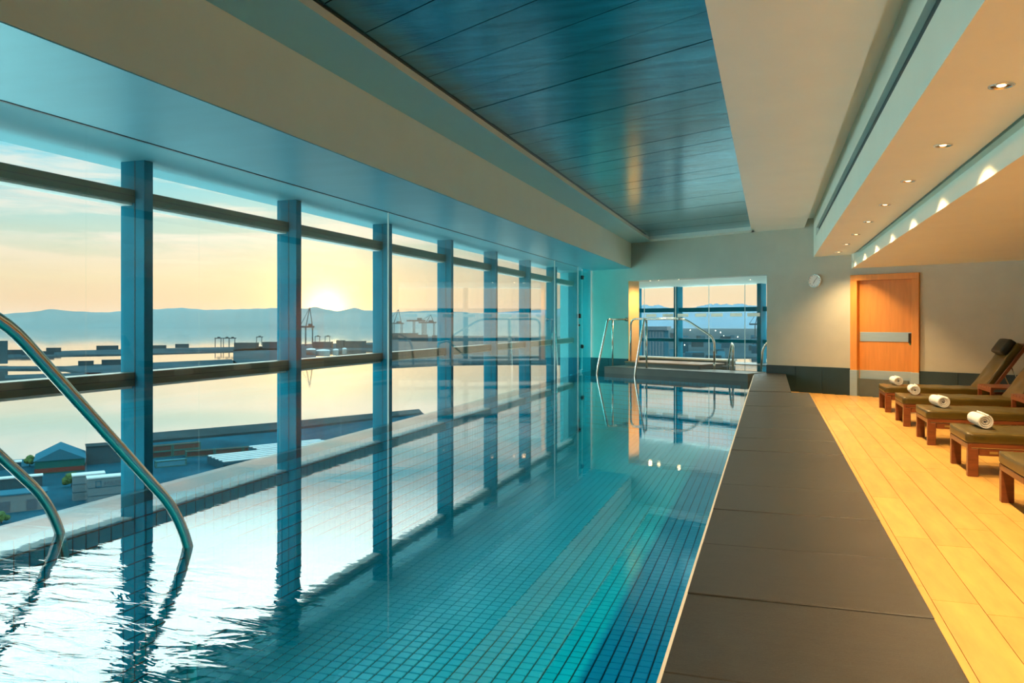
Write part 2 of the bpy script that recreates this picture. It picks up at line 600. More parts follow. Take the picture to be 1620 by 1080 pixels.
# lower ceiling over the loungers, with the stepped cove in its edge
mb = MB()
slab(mb, 1.44, XR, 2.35, 2.47)
slab(mb, 1.56, XR, 2.47, 2.63)
mb.prism([(1.44, wall_y(1.44, -0.32)), (1.6, wall_y(1.6, -0.32)), (1.6, wall_y(1.6, 0.05)), (1.44, wall_y(1.44, 0.05))], 2.46, 2.62)
slab(mb, 1.50, XR, 2.62, 3.56)
tag(mb.build('trim_3', 'white'), 'low warm-lit ceiling over the row of loungers', 'ceiling', kind='structure')

# timber deck
sub = MB()
sub.prism([(0.40, -6), (XR, -6), (XR, wall_y(XR, 0.02)), (0.40, wall_y(0.40, 0.02))], -0.3, -0.006)
floor = tag(sub.build('floor', 'sub'), 'honey-coloured timber plank deck beside the raised coping', 'floor', kind='structure')
pw = 0.205
for i in range(21):
    x0 = 0.545 + i * pw
    x1 = min(x0 + pw - 0.003, XR)
    y = -6.0 - random.uniform(0, 1.2) if i else -6.0
    ye = wall_y(x1, -0.005)
    while y < ye - 0.01:
        y2 = min(y + random.choice((1.2, 1.5, 1.8, 2.1)), ye)
        if ye - y2 < 0.25:
            y2 = ye
        if y2 > 2.6 and x0 < 4.4:
            MB().box(x0, x1, max(y, -6) + 0.0015, y2 - 0.0015, -0.02, 0.0).build('deck_plank', 'deck', floor)
        elif y2 > -5.9:
            MB().box(x0, x1, max(y, -6) + 0.0015, y2 - 0.0015, -0.02, 0.0).build('deck_plank', 'deck', floor)
        y = y2
# short boards between the narrow coping and the wall
for i in range(2):
    x0 = 0.30 + i * 0.122
    MB().box(x0, x0 + 0.119, 12.21, wall_y(x0 + 0.119, -0.005), -0.02, 0.0).build('deck_plank', 'deck', floor)

# ------------------------------------------------------------------ pool
YB, YE = 1.5, 16.0
ZB = -1.08            # pool floor (as it shows through the water)
XP0, XP1 = XG + 0.02, -0.294
mb = MB()
mb.prism([(XG + 0.01, YB - 0.1), (0.2, YB - 0.1), (0.2, wall_y(0.2, -0.2)), (XG + 0.01, wall_y(XG, -0.0))], ZB - 0.25, ZB - 0.012)
mb.box(XP1, 0.28, YB, 16.3, ZB - 0.1, ZP - 0.05)                          # right side under the coping
mb.box(XG + 0.01, XG + 0.05, YB - 0.1, wall_y(XG, -0.01), ZB - 0.1, ZW - 0.012)   # weir wall
mb.box(XG + 0.02, XP1, YB - 0.15, YB, ZB - 0.1, ZP - 0.02)                # near end
basin = tag(mb.build('pool_basin', 'grout'), 'tiled pool basin under the turquoise water', 'pool', kind='structure')
# mosaic: near tiles singly, the rest joined
ts, gap = 0.10, 0.012
tile_mesh = MB().box(-(ts - gap) / 2, (ts - gap) / 2, -(ts - gap) / 2, (ts - gap) / 2, -0.012, 0.0, 0.004).mesh('mosaic_tile')
cells = []
x = XP1 - ts / 2
while x > XG + 0.05 + ts / 2:
    y = YB + ts / 2
    while y < wall_y(x, -0.4):
        cells.append((x, y))
        y += ts
    x -= ts


def seen_size(c):
    d = -c[0] * math.sin(YAW) + c[1] * math.cos(YAW)
    xr = c[0] * math.cos(YAW) + c[1] * math.sin(YAW)
    px, py = 810 + 1250 * xr / d, 510 + 1250 * (1.35 - ZB) / d
    return d, px, py


inview = [c for c in cells if 380 < seen_size(c)[1] < 1100 and seen_size(c)[2] < 1079]
inview.sort(key=lambda c: seen_size(c)[0])
single = set(inview[:300])
for c in inview[:300]:
    ob('mosaic_tile', tile_mesh, 'tile_obj', basin, (c[0], c[1], ZB))
verts, faces = [], []


def add_tile(vs):
    n = len(verts)
    verts.extend(vs)
    faces.append((n, n + 1, n + 2, n + 3))
    for a, b in ((0, 1), (1, 2), (2, 3), (3, 0)):
        m0 = len(verts)
        nrm = (Vector(vs[1]) - Vector(vs[0])).cross(Vector(vs[2]) - Vector(vs[0])).normalized() * -0.012
        verts.extend([vs[a], vs[b], tuple(Vector(vs[b]) + nrm), tuple(Vector(vs[a]) + nrm)])
        faces.append((m0, m0 + 3, m0 + 2, m0 + 1))


h = (ts - gap) / 2
for c in cells:
    if c not in single:
        x, y = c
        add_tile([(x - h, y - h, ZB), (x + h, y - h, ZB), (x + h, y + h, ZB), (x - h, y + h, ZB)])
z = ZB + ts / 2
while z < ZW + 0.1:
    y = YB + ts / 2
    while y < 16.0:
        add_tile([(XP1 - 0.006, y + h, z - h), (XP1 - 0.006, y - h, z - h), (XP1 - 0.006, y - h, z + h), (XP1 - 0.006, y + h, z + h)])
        if z < ZW - 0.07:
            xw = XG + 0.056
            add_tile([(xw, y - h, z - h), (xw, y + h, z - h), (xw, y + h, z + h), (xw, y - h, z + h)])
        y += ts
    u = -6.3
    while u < -1.9:
        a, b = F(u - h, -0.756, z), F(u + h, -0.756, z)
        if z < ZW - 0.05:
            add_tile([(a.x, a.y, z - h), (b.x, b.y, z - h), (b.x, b.y, z + h), (a.x, a.y, z + h)])
        u += ts
    z += ts
me = bpy.data.meshes.new('mosaic_field')
me.from_pydata([tuple(v) for v in verts], [], faces)
o = ob('mosaic_field', me, 'tile', basin)
o['kind'] = 'stuff'

wm = MB()
wm.prism([(XG + 0.012, YB), (XP1 + 0.004, YB), (XP1 + 0.004, wall_y(XP1, -0.70)), (XG + 0.012, wall_y(XG, -0.03))], ZW - 0.001, ZW)
wbm = wm.bm
bmesh.ops.delete(wbm, geom=[f for f in wbm.faces if f.calc_center_median().z < ZW - 0.0002], context='FACES')
tag(wm.build('pool_water', 'water'), 'clear turquoise pool water mirroring the window wall', 'water', kind='stuff')

# near platform behind the camera side of the pool
tag(MB().box(XG + 0.03, XP1, -6, YB - 0.15, -0.3, ZP).build('pool_platform', 'slate'), 'dark stone platform at the near end of the pool', 'platform', kind='structure')
# gutter behind the weir
tag(MB().box(-5.6, XG - 0.01, -6, 22.1, -0.6, -0.36).build('floor_gutter', 'base_tile'), 'dark gutter floor between the glass screen and the windows', 'gutter', kind='structure')

# coping slabs
cop = MB()
cop.box(XP1 + 0.01, 0.525, -6, 12.2, 0.0, ZP - 0.032)
cop.prism([(XP1 + 0.01, 12.2), (0.285, 12.2), (0.285, wall_y(0.285, -0.03)), (XP1 + 0.01, wall_y(XP1, -0.03))], 0.0, ZP - 0.032)
coping = tag(cop.build('coping', 'grey_stone'), 'raised dark slate coping running between the pool and the deck', 'coping', kind='structure')
y = 3.012 - 0.7 * 13
while y < 12.1:
    y2 = y + 0.7
    if y2 > 12.15:
        y2 = 12.2
    dz = random.uniform(-0.0015, 0.0015)
    if y2 > -6:
        MB().box(XP1, 0.535, max(y, -6) + 0.003, y2 - 0.003, ZP - 0.035 + dz, ZP + dz, 0.003).build('coping_slab', 'slate', coping)
    y = y2
y = 12.2
while y < 16.2:
    y2 = y + 0.7
    if y2 > 15.7:
        MB().prism([(XP1, y + 0.003), (0.295, y + 0.003), (0.295, wall_y(0.295, -0.03)), (XP1, wall_y(XP1, -0.03))], ZP - 0.035, ZP).build('coping_slab', 'slate', coping)
        break
    MB().box(XP1, 0.295, y + 0.003, y2 - 0.003, ZP - 0.035, ZP, 0.003).build('coping_slab', 'slate', coping)
    y = y2
MB().box(XP1 - 0.009, XP1 + 0.001, YB, 15.9, ZP - 0.04, ZP - 0.001).build('edge_trim', 'slate_edge', coping)

# stone platform at the far end, carrying on into the spa
pl = MB()
pl.box(-5.30, -1.7, -0.75, 0.0, ZB, ZP, 0.0)
pl.box(-5.2, 1.0, 0.0, 0.40, -0.3, ZP - 0.02)
plat = tag(pl.build('spa_platform', 'grey_stone', None, W0, WROT), 'grey stone platform at the far end of the pool before the spa', 'platform', kind='structure')
uu = -5.30
while uu < -1.75:
    u2 = min(uu + 0.72, -1.72)
    MB().box(uu + 0.002, u2 - 0.002, -0.765, -0.01, ZP, ZP + 0.012, 0.003).build('platform_slab', 'grey_stone', plat)
    uu += 0.72
# spa room
mb = MB()
mb.prism([(-6.36, 0.39), (-6.50, 0.39), (-7.80, 3.7), (-7.66, 3.7)], -0.6, 3.7)
tag(mb.build('wall_spa_left', 'wall', None, W0, WROT), 'left side wall of the spa room behind the opening', 'wall', kind='structure')
tag(MB().box(1.06, 1.26, 0.39, 3.7, -0.3, 2.6).build('wall_spa_right', 'wall', None, W0, WROT), 'right side wall of the spa room behind the opening', 'wall', kind='structure')
tag(MB().prism([(-6.36, 0.39), (1.2, 0.39), (1.2, 3.6), (-7.62, 3.6)], 2.317, 2.6).build('ceiling_spa', 'ceiling', None, W0, WROT), 'white ceiling of the spa room with small downlights', 'ceiling', kind='structure')
mb = MB()
mb.prism([(-6.36, 0.40), (1.0, 0.40), (1.0, 3.5), (-7.58, 3.5)], -0.3, -0.1)
mb.prism([(-6.36, 0.40), (-5.0, 0.40), (-5.0, 3.5), (-7.58, 3.5)], -0.1, ZP)
mb.box(-1.5, 1.0, 0.40, 3.5, -0.1, ZP)
mb.box(-5.0, -1.5, 2.6, 3.5, -0.1, ZP)
tag(mb.build('floor_spa', 'grey_stone', None, W0, WROT), 'grey stone floor around the spa tub', 'floor', kind='structure')
wm = MB().quad((-5.0, 0.42, ZP - 0.01), (-1.5, 0.42, ZP - 0.01), (-1.5, 2.6, ZP - 0.01), (-5.0, 2.6, ZP - 0.01))
tag(wm.build('spa_water', 'water', None, W0, WROT), 'still water of the raised spa tub behind the platform', 'water', kind='stuff')
b = thing('spa_bench', 'long grey stone bench wall beyond the spa tub', 'bench', F(-5.6, 1.9, ZP), WA, kind=None)
MB().box(-1.2, 1.95, -0.2, 0.2, 0, 0.10).build('bench_wall', 'grey_stone', b)
MB().box(-1.2, 1.98, -0.23, 0.23, 0.10, 0.14, 0.006).build('bench_top', 'slate_edge', b)
b = thing('spa_step', 'low stone step inside the left side of the spa opening', 'step', F(-4.2, 0.3, ZP + 0.012), WA)
MB().box(-1.0, 1.0, -0.42, 0.5, 0, 0.07).build('step_body', 'grey_stone', b)
MB().box(-1.0, 1.05, -0.45, 0.5, 0.07, 0.10, 0.005).build('step_top', 'step_wood', b)

# ------------------------------------------------------------------ window wall: one window per bay
ORD = ['first', 'second', 'third', 'fourth', 'fifth', 'sixth', 'seventh', 'eighth', 'ninth', 'tenth', 'eleventh', 'twelfth', 'thirteenth']
PITCH = 2.345
YM0 = 5.6
ys = [YM0 + PITCH * k for k in range(-5, 8)]
XB, XF, XRF = -5.49, -5.227, -5.33
for i, y in enumerate(ys):
    ynext = y + PITCH
    last = i == len(ys) - 1
    w = thing('window_%d' % (i + 1), 'full-height sea-view window bay, %s from the near end' % ORD[i], 'window', (0, 0, 0), kind='structure')
    mbm = MB().box(XB, XF, y, y + 0.105, -0.36, 2.777, 0.004)
    mbm.build('mullion', 'mullion', w)
    MB().box(XRF - 0.003, XRF + 0.003, y - 0.003, y + 0.001, -0.36, 2.777).build('mullion_joint', 'black', w)
    if last:
        continue
    a, b_ = y + 0.105, ynext
    for nm, z0, z1 in (('mid_rail', 0.79, 0.91), ('top_rail', 2.406, 2.52)):
        r = MB().box(XB, XRF, a, b_, z0, z1, 0.004).build(nm, 'rail_frame', w)
        MB().box(XRF - 0.002, XRF + 0.002, a, b_, (z0 + z1) / 2 - 0.003, (z0 + z1) / 2 + 0.003).build('groove', 'black', r)
        MB().box(XB, XRF - 0.03, a, b_, z0 - 0.022, z0, 0.002).build('glazing_bead', 'slate_edge', r)
    for z0, z1 in ((-0.36, 0.79), (0.91, 2.406), (2.52, 2.777)):
        MB().box(-5.462, -5.450, a, b_, z0, z1).build('pane', 'glass', w)

# frameless glass screen standing on the weir
gs = thing('glass_screen', 'frameless glass screen standing on the infinity edge', 'glass screen', (XG, 0, 0))
ye = 17.55
yj = 5.0 - 1.05 * 10
js = []
while yj < ye:
    js.append(yj)
    yj += 1.05
js.append(ye)
for a, b_ in zip(js, js[1:]):
    MB().box(-0.006, 0.006, a + 0.002, b_ - 0.002, ZW - 0.05, ZS + 0.16).build('glass_panel', 'screen', gs)
for a in js[1:]:
    if a in (js[13], js[20], js[-1]):
        MB().box(-0.008, 0.009, a - 0.004, a + 0.006, ZW - 0.05, ZS).build('bright_edge', 'glass_edge', gs)
MB().box(-0.010, 0.012, -6, 17.54, ZS - 0.004, ZS + 0.003).build('head_slot', 'black', gs)
g = thing('glass_gate', 'hinged glass gate closing the screen beside the far wall', 'gate', (XG, 17.56, 0))
yw = wall_y(XG, -0.03) - 17.56
MB().box(-0.006, 0.006, 0.01, 0.40, ZW + 0.07, ZS - 0.07).build('gate_leaf', 'gate_glass', g)
MB().box(-0.006, 0.006, 0.42, yw, ZW - 0.05, ZS).build('glass_panel', 'gate_glass', g)
MB().box(-0.007, 0.009, 0.398, 0.404, ZW + 0.05, ZS - 0.02).build('bright_edge', 'glass_edge', g)
for zz in (0.75, 2.35):
    hg = MB().box(-0.02, 0.03, 0.33, 0.47, zz, zz + 0.09, 0.008).build('hinge', 'black', g)
    MB().lathe([(0.0, 0.0), (0.02, 0.0), (0.02, 0.02), (0.0, 0.02)], 12, Matrix.Translation((0.03, 0.40, zz + 0.045)) @ Matrix.Rotation(R(90), 4, 'Y')).build('hinge_bolt', 'steel', hg)
MB().box(-0.03, 0.05, 0.02, 0.09, 1.45, 1.55, 0.01).build('lock', 'black', g)
MB().box(-0.02, 0.03, 0.02, 0.09, 1.27, 1.31, 0.006).build('lock_keeper', 'black', g)

# spa windows
nwin = len(ys)
mus = [-7.58, -6.2, -3.735, -1.26, 0.95]
for j, u in enumerate(mus):
    w = thing('window_%d' % (nwin + j + 1), 'spa room window bay with a harbour view, %s from the left' % ORD[j], 'window', W0, WA, kind='structure')
    MB().box(u, u + 0.11, 3.25, 3.52, ZP, 2.317, 0.004).build('mullion', 'mullion', w)
    if j == len(mus) - 1:
        continue
    a, b_ = u + 0.11, mus[j + 1]
    for nm, z0, z1 in (('mid_rail', 0.83, 0.92), ('top_rail', 1.63, 1.745)):
        MB().box(a, b_, 3.34, 3.52, z0, z1, 0.004).build(nm, 'mullion', w)
    for z0, z1 in ((ZP, 0.83), (0.92, 1.63), (1.745, 2.317)):
        MB().box(a, b_, 3.47, 3.48, z0, z1).build('pane', 'glass', w)
sg = thing('spa_glass_screen', 'frameless inner glass screen in front of the spa windows', 'glass screen', W0, WA)
u = -7.07
while u < -0.1:
    MB().box(u + 0.003, u + 1.027, 3.10, 3.112, ZP, 2.314).build('glass_panel', 'glass', sg)
    MB().box(u - 0.004, u + 0.004, 3.095, 3.117, ZP, 2.314).build('panel_edge', 'glass_edge', sg)
    for a in (u + 0.07, u + 0.62):
        MB().box(a, a + 0.34, 3.094, 3.098, 1.50, 1.585).build('frosted_strip', 'frost', sg)
    u += 1.03

# ------------------------------------------------------------------ door
d = thing('door_1', 'orange beech door with steel push plate and kick plate', 'door', F(0.595, 0, 0), WA, kind='structure')
MB().box(-0.60, -0.475, -0.05, 0.06, 0.0, 2.12, 0.004).build('frame_post', 'frame_wood', d)
MB().box(0.475, 0.60, -0.05, 0.06, 0.0, 2.12, 0.004).build('frame_post', 'frame_wood', d)
MB().box(-0.60, 0.60, -0.05, 0.06, 2.12, 2.225, 0.004).build('frame_head', 'frame_wood', d)
MB().box(-0.605, -0.47, -0.056, 0.055, 0.0, 0.475, 0.003).build('post_kick_plate', 'brushed', d)
MB().box(0.47, 0.605, -0.056, 0.055, 0.0, 0.475, 0.003).build('post_kick_plate', 'brushed', d)
leaf = MB().box(-0.472, 0.472, 0.05, 0.095, 0.008, 2.118, 0.002).build('door_leaf', 'door', d)
MB().box(-0.46, 0.46, 0.045, 0.052, 0.01, 0.475, 0.001).build('kick_plate', 'brushed', leaf)
MB().box(-0.455, 0.445, 0.040, 0.052, 1.005, 1.175, 0.002).build('push_plate', 'brushed', leaf)
MB().box(0.405, 0.44, 0.0, 0.045, 0.985, 1.16, 0.006).build('pull_handle', 'black', leaf)
MB().box(0.41, 0.435, 0.028, 0.046, 0.955, 0.985, 0.002).build('lock_indicator', 'green', leaf)
MB().box(-0.495, 0.495, 0.11, 0.13, 0, 2.2).build('door_backing', 'black', d)

# wall clock
c = thing('wall_clock', 'round chrome-rimmed wall clock above the skirting left of the door', 'clock', F(-0.69, -0.002, 2.15), WA)
rot = Matrix.Rotation(R(90), 4, 'X')
MB().lathe([(0.0, 0.0), (0.128, 0.0), (0.132, 0.02), (0.128, 0.042), (0.114, 0.044), (0.112, 0.030)], 40, rot).build('rim', 'chrome', c)
fc = MB().lathe([(0.113, 0.028), (0.0, 0.028)], 40, rot).build('face', 'clock', c)
for q in range(12):
    an = q * math.pi / 6
    mt = rot @ Matrix.Rotation(-an, 4, 'Z')
    MB().box(-0.003, 0.003, 0.092, 0.106, 0.029, 0.031, mtx=mt).build('hour_mark', 'black', fc)
MB().box(-0.004, 0.004, -0.01, 0.060, 0.032, 0.034, mtx=rot @ Matrix.Rotation(R(150), 4, 'Z')).build('hour_hand', 'black', c)
MB().box(-0.003, 0.003, -0.015, 0.090, 0.035, 0.037, mtx=rot @ Matrix.Rotation(R(-40), 4, 'Z')).build('minute_hand', 'black', c)

# ------------------------------------------------------------------ downlights
WARM = (1.0, 0.64, 0.30)


def downlight_mesh(rad):
    ring = MB().lathe([(rad * 0.80, -0.001), (rad, -0.001), (rad * 0.98, -0.006), (rad * 0.82, -0.007), (rad * 0.80, -0.001)], 28).mesh('ring')
    cup = MB().lathe([(rad * 0.80, -0.003), (rad * 0.36, -0.0015)], 28).mesh('reflector')
    lamp = MB().lathe([(rad * 0.36, -0.002), (rad * 0.25, -0.006), (0.0, -0.008)], 20).mesh('bulb')
    return ring, cup, lamp


big = downlight_mesh(0.065)
small = downlight_mesh(0.045)


def downlight(loc, label, group, meshes, watts, cone, blend, mat_l='lamp', aim=None):
    t = thing('downlight', label, 'downlight', loc, 0, group)
    ob('ring', meshes[0], 'chrome', t)
    ob('reflector', meshes[1], 'chrome', t)
    ob('bulb', meshes[2], mat_l, t)
    ld = bpy.data.lights.new('downlight_beam', 'SPOT')
    ld.energy = watts
    ld.color = WARM
    ld.spot_size = R(cone)
    ld.spot_blend = blend
    ld.shadow_soft_size = 0.04
    lo = bpy.data.objects.new('downlight_beam', ld)
    COL.objects.link(lo)
    lo.parent = t
    lo.location = (0, 0, -0.03)
    if aim:
        lo.rotation_euler = aim
    return t


order = ['nearest', 'second nearest', 'third', 'fourth', 'fifth', 'sixth', 'seventh', 'eighth and farthest']
for i in range(8):
    downlight((1.17, 4.80 + 1.49 * i, ZS), '%s recessed chrome downlight in the bulkhead row over the deck' % order[i], 'downlights in the bulkhead row', big, SPOT_W, 126, 1.0)
for i in range(3):
    downlight((1.17, 3.31 - 1.49 * i, ZS), 'recessed chrome downlight behind the viewpoint in the bulkhead row', 'downlights behind the viewpoint', big, SPOT_W, 126, 1.0)
for i, (u, v, wt) in enumerate(((-4.72, 0.20, 110), (-4.48, 0.2, 22), (-3.95, 0.22, 22), (-2.89, 1.45, 22))):
    downlight(F(u, v, 2.317), ['small downlight against the orange-lit jamb of the spa opening', 'second small downlight from the left over the spa opening', 'third small downlight from the left over the spa opening', 'small downlight at the right side of the spa ceiling'][i], 'small spa downlights', small, wt, 165, 1.0, 'lamp_small')

# ------------------------------------------------------------------ handrails
RR = 0.024
for X, lab in ((-2.84, 'right-hand steel pool handrail curving into the water in the foreground'), (-3.69, 'left-hand steel pool handrail curving into the water in the foreground')):
    h = thing('pool_handrail', lab, 'handrail', (X, 1.32, ZP), 0, 'foreground handrails')
    pts = [(0, 0, 0), (0, 0, 1.09), (0, 0.93, 1.09), (0, 1.93, 0.07), (0, 2.05, -0.20), (0, 2.05, -1.2)]
    p = fillet(pts[:3] + pts[3:], 0.22, 8)
    MB().tube(p, 0.026, 16).build('rail', 'steel', h)
    MB().lathe([(0.0, 0.0), (0.055, 0.0), (0.055, 0.008), (0.03, 0.012), (0.03, 0.03), (0.0, 0.03)], 20).build('base_flange', 'steel', h)

# far ladder rails, perpendicular to the far wall
h = thing('spa_handrail', 'steel grab rail fixed to the far wall left of the spa opening', 'handrail', F(-5.25, -0.52, ZP + 0.012), WA, 'rails at the far end')
MB().tube(fillet([(0, 0.515, 1.07), (0, -0.17, 1.07), (0, -0.52, 0.0), (0, -0.55, -0.16), (0, -0.56, -0.9)], 0.05, 5), RR, 12).build('rail', 'steel', h)
MB().tube([(0, 0, 0), (0, 0, 1.07)], 0.020, 10).build('post', 'steel', h)
MB().lathe([(0.0, 0.0), (0.05, 0.0), (0.05, 0.012), (0.025, 0.02), (0.025, 0.04), (0.0, 0.04)], 16, Matrix.Translation((0, 0.515, 1.07)) @ Matrix.Rotation(R(90), 4, 'X')).build('wall_flange', 'steel', h)
h = thing('spa_handrail', 'steel grab rail dipping into the pool before the spa opening', 'handrail', F(-4.20, -0.70, ZP + 0.012), WA, 'rails at the far end')
MB().tube(fillet([(0, 0.06, 1.0), (0, 0.03, 1.07), (0, -0.03, 1.07), (0, -0.33, 0.0), (0, -0.36, -0.16), (0, -0.37, -0.9)], 0.05, 5), RR, 12).build('rail', 'steel', h)
MB().tube([(0, 0.06, 0), (0, 0.06, 1.04)], 0.020, 10).build('post', 'steel', h)
h = thing('spa_handrail', 'long looped steel handrail with a sloping end across the spa opening', 'handrail', F(-5.05, -0.10, ZP + 0.113), WA, 'rails at the far end')
MB().tube(fillet([(0, 0, 0), (0, 0, 0.98), (1.42, 0.06, 0.98), (2.13, 0.12, 0.56), (2.13, 0.12, 0.06)], 0.16, 8), RR, 12).build('rail', 'steel', h)
MB().tube([(2.13, 0.12, 0.06), (2.13, 0.12, -0.10)], 0.022, 12).build('foot', 'steel', h)
for q in (0.75, 1.28):
    MB().lathe([(0.0, -0.03), (0.029, -0.03), (0.029, 0.03), (0.0, 0.03)], 12, Matrix.Translation((q, 0.04, 0.98)) @ Matrix.Rotation(R(90), 4, 'Y')).build('clamp', 'chrome', h)
h = thing('spa_handrail', 'short bent steel rail at the end of the spa bench', 'handrail', F(-2.65, 0.31, ZP), WA, 'rails at the far end')
MB().tube(fillet([(0, 0, -0.02), (0, 0, 0.52), (-0.28, 0.42, 0.56), (-0.82, 1.20, 0.12), (-0.82, 1.20, -0.3)], 0.10, 6), RR, 12).build('rail', 'steel', h)
h = thing('spa_handrail', 'steel rail partly hidden by the wall right of the spa opening', 'handrail', F(-2.07, 0.44, ZP), WA, 'rails at the far end')
MB().tube(fillet([(0, 0, 0), (0.03, 0.02, 0.5), (0.25, 0.10, 0.72), (0.8, 0.5, 0.72), (0.8, 0.5, 0.0)], 0.12, 6), RR, 12).build('rail', 'steel', h)


# ------------------------------------------------------------------ loungers, towels, side tables
def soft_box(L, W, H, rad, seed, nx=22, ny=12, dent=0.006):
    """upholstered cushion: rounded box with a softly uneven top"""
    rnd = random.Random(seed)
    bm = bmesh.new()
    bmesh.ops.create_cube(bm, size=1)
    es = bm.edges[:]
    bmesh.ops.subdivide_edges(bm, edges=[e for e in es if abs(e.verts[0].co.x - e.verts[1].co.x) > 0.5], cuts=nx, use_grid_fill=True)
    bmesh.ops.subdivide_edges(bm, edges=[e for e in bm.edges if abs(e.verts[0].co.y - e.verts[1].co.y) > 0.5], cuts=ny, use_grid_fill=True)
    bmesh.ops.subdivide_edges(bm, edges=[e for e in bm.edges if abs(e.verts[0].co.z - e.verts[1].co.z) > 0.5], cuts=4, use_grid_fill=True)
    ph = [rnd.uniform(0, 6.28) for _ in range(6)]
    for v in bm.verts:
        x, y, z = v.co.x * L, v.co.y * W, v.co.z * H
        q = Vector((max(-L / 2 + rad, min(L / 2 - rad, x)), max(-W / 2 + rad, min(W / 2 - rad, y)), max(-H / 2 + rad, min(H / 2 - rad, z))))
        dv = Vector((x, y, z)) - q
        if dv.length > 1e-6:
            m = max(abs(dv.x), abs(dv.y), abs(dv.z))
            p = q + dv.normalized() * min(rad, m if sum(1 for k in dv if abs(k) > 1e-6) == 1 else rad)
        else:
            p = q
        if v.co.z > 0.3:
            p.z += dent * (math.sin(p.x * 9 + ph[0]) * math.sin(p.y * 11 + ph[1]) + 0.6 * math.sin(p.x * 23 + p.y * 9 + ph[2]))
        v.co = p
    for f in bm.faces:
        f.smooth = True
    me = bpy.data.meshes.new('cushion')
    bm.to_mesh(me)
    bm.free()
    return me


def make_lounger():
    t = thing('sun_lounger', 'x', 'sun lounger', (0, 0, 0), 0, 'loungers on the timber deck')
    W = 0.72
    # frame: side boards and end board
    for sy in (-1, 1):
        yy = sy * (W / 2 - 0.03)
        MB().box(0.0, 1.98, yy - 0.025, yy + 0.025, 0.255, 0.292, 0.004).build('side_board', 'teak', t)
        r = MB().box(0.09, 1.90, yy - 0.02, yy + 0.02, 0.185, 0.245, 0.004).build('stretcher', 'teak', t)
        for q in (0.34, 0.37):
            MB().lathe([(0.0, -0.003), (0.006, -0.003), (0.006, 0.003), (0.0, 0.003)], 8, Matrix.Translation((q, yy + sy * 0.021, 0.23 if q < 0.35 else 0.20)) @ Matrix.Rotation(R(90), 4, 'X')).build('bolt', 'steel', r)
        if sy < 0:
            MB().box(0.17, 0.235, yy - 0.024, yy - 0.018, 0.203, 0.225).build('name_plate', 'plate', r)
        for lx in (0.0, 1.86):
            MB().box(lx, lx + 0.085, yy - 0.03, yy + 0.03, 0.0, 0.245, 0.004).build('leg', 'teak', t)
    MB().box(0.0, 0.03, -W / 2, W / 2, 0.24, 0.288, 0.004).build('end_board', 'teak', t)
    MB().box(1.95, 1.98, -W / 2, W / 2, 0.24, 0.288, 0.004).build('end_board', 'teak', t)
    for i in range(8):
        x = 0.12 + i * 0.16
        MB().box(x, x + 0.09, -W / 2 + 0.055, W / 2 - 0.055, 0.262, 0.284).build('bed_slat', 'teak', t)
    # seat cushion
    me = soft_box(1.42, W, 0.092, 0.022, 3)
    cu = ob('seat_cushion', me, 'olive', t, (0.71 - 0.01, 0, 0.29 + 0.046))
    for zz in (-0.036, 0.036):
        pth = fillet([(-0.70, 0, zz), (-0.70, -0.352, zz), (0.70, -0.352, zz), (0.70, 0.352, zz), (-0.70, 0.352, zz), (-0.70, 0, zz)], 0.03, 4)
        MB().tube(pth, 0.0045, 6, False).build('piping', 'olive_lit_side', cu)
    # backrest at 58 degrees
    an = R(56)
    B = Matrix.Translation((1.34, 0, 0.30)) @ Matrix.Rotation(-an, 4, 'Y')
    fb = MB()
    for sy in (-1, 1):
        yy = sy * (W / 2 - 0.03)
        fb.box(0.0, 0.90, yy - 0.025, yy + 0.025, -0.045, 0.0, 0.003, mtx=B)
    fb.box(0.87, 0.90, -W / 2 + 0.01, W / 2 - 0.01, -0.045, 0.0, 0.003, mtx=B)
    fb.build('backrest_frame', 'teak', t)
    for i in range(5):
        MB().box(0.08 + i * 0.16, 0.17 + i * 0.16, -W / 2 + 0.055, W / 2 - 0.055, -0.03, -0.008, mtx=B).build('back_slat', 'teak', t)
    me = soft_box(0.86, W - 0.03, 0.092, 0.024, 9, 16, 12, 0.009)
    bc = ob('back_cushion', me, 'olive', t)
    bc.matrix_local = B @ Matrix.Translation((0.43, 0, 0.046))
    for zz in (-0.036, 0.036):
        pth = fillet([(-0.42, 0, zz), (-0.42, -0.337, zz), (0.42, -0.337, zz), (0.42, 0.337, zz), (-0.42, 0.337, zz), (-0.42, 0, zz)], 0.03, 4)
        MB().tube(pth, 0.0045, 6, False).build('piping', 'olive_lit_side', bc)
    me = soft_box(0.24, 0.56, 0.12, 0.028, 5, 10, 14, 0.003)
    pw = ob('head_pillow', me, 'pillow', t)
    pw.matrix_local = B @ Matrix.Translation((0.74, -0.0, 0.135))
    MB().tube(fillet([(0, 0.2, -0.05), (0.15, 0.2, -0.08), (0.155, 0.2, -0.2)], 0.03, 3), 0.012, 6).build('strap', 'pillow', pw)
    # support stay behind the backrest
    MB().tube([(1.66, -W / 2 + 0.05, 0.72), (1.86, -W / 2 + 0.05, 0.24)], 0.008, 8).build('stay', 'steel', t)
    MB().tube([(1.66, W / 2 - 0.05, 0.72), (1.86, W / 2 - 0.05, 0.24)], 0.008, 8).build('stay', 'steel', t)
    return t


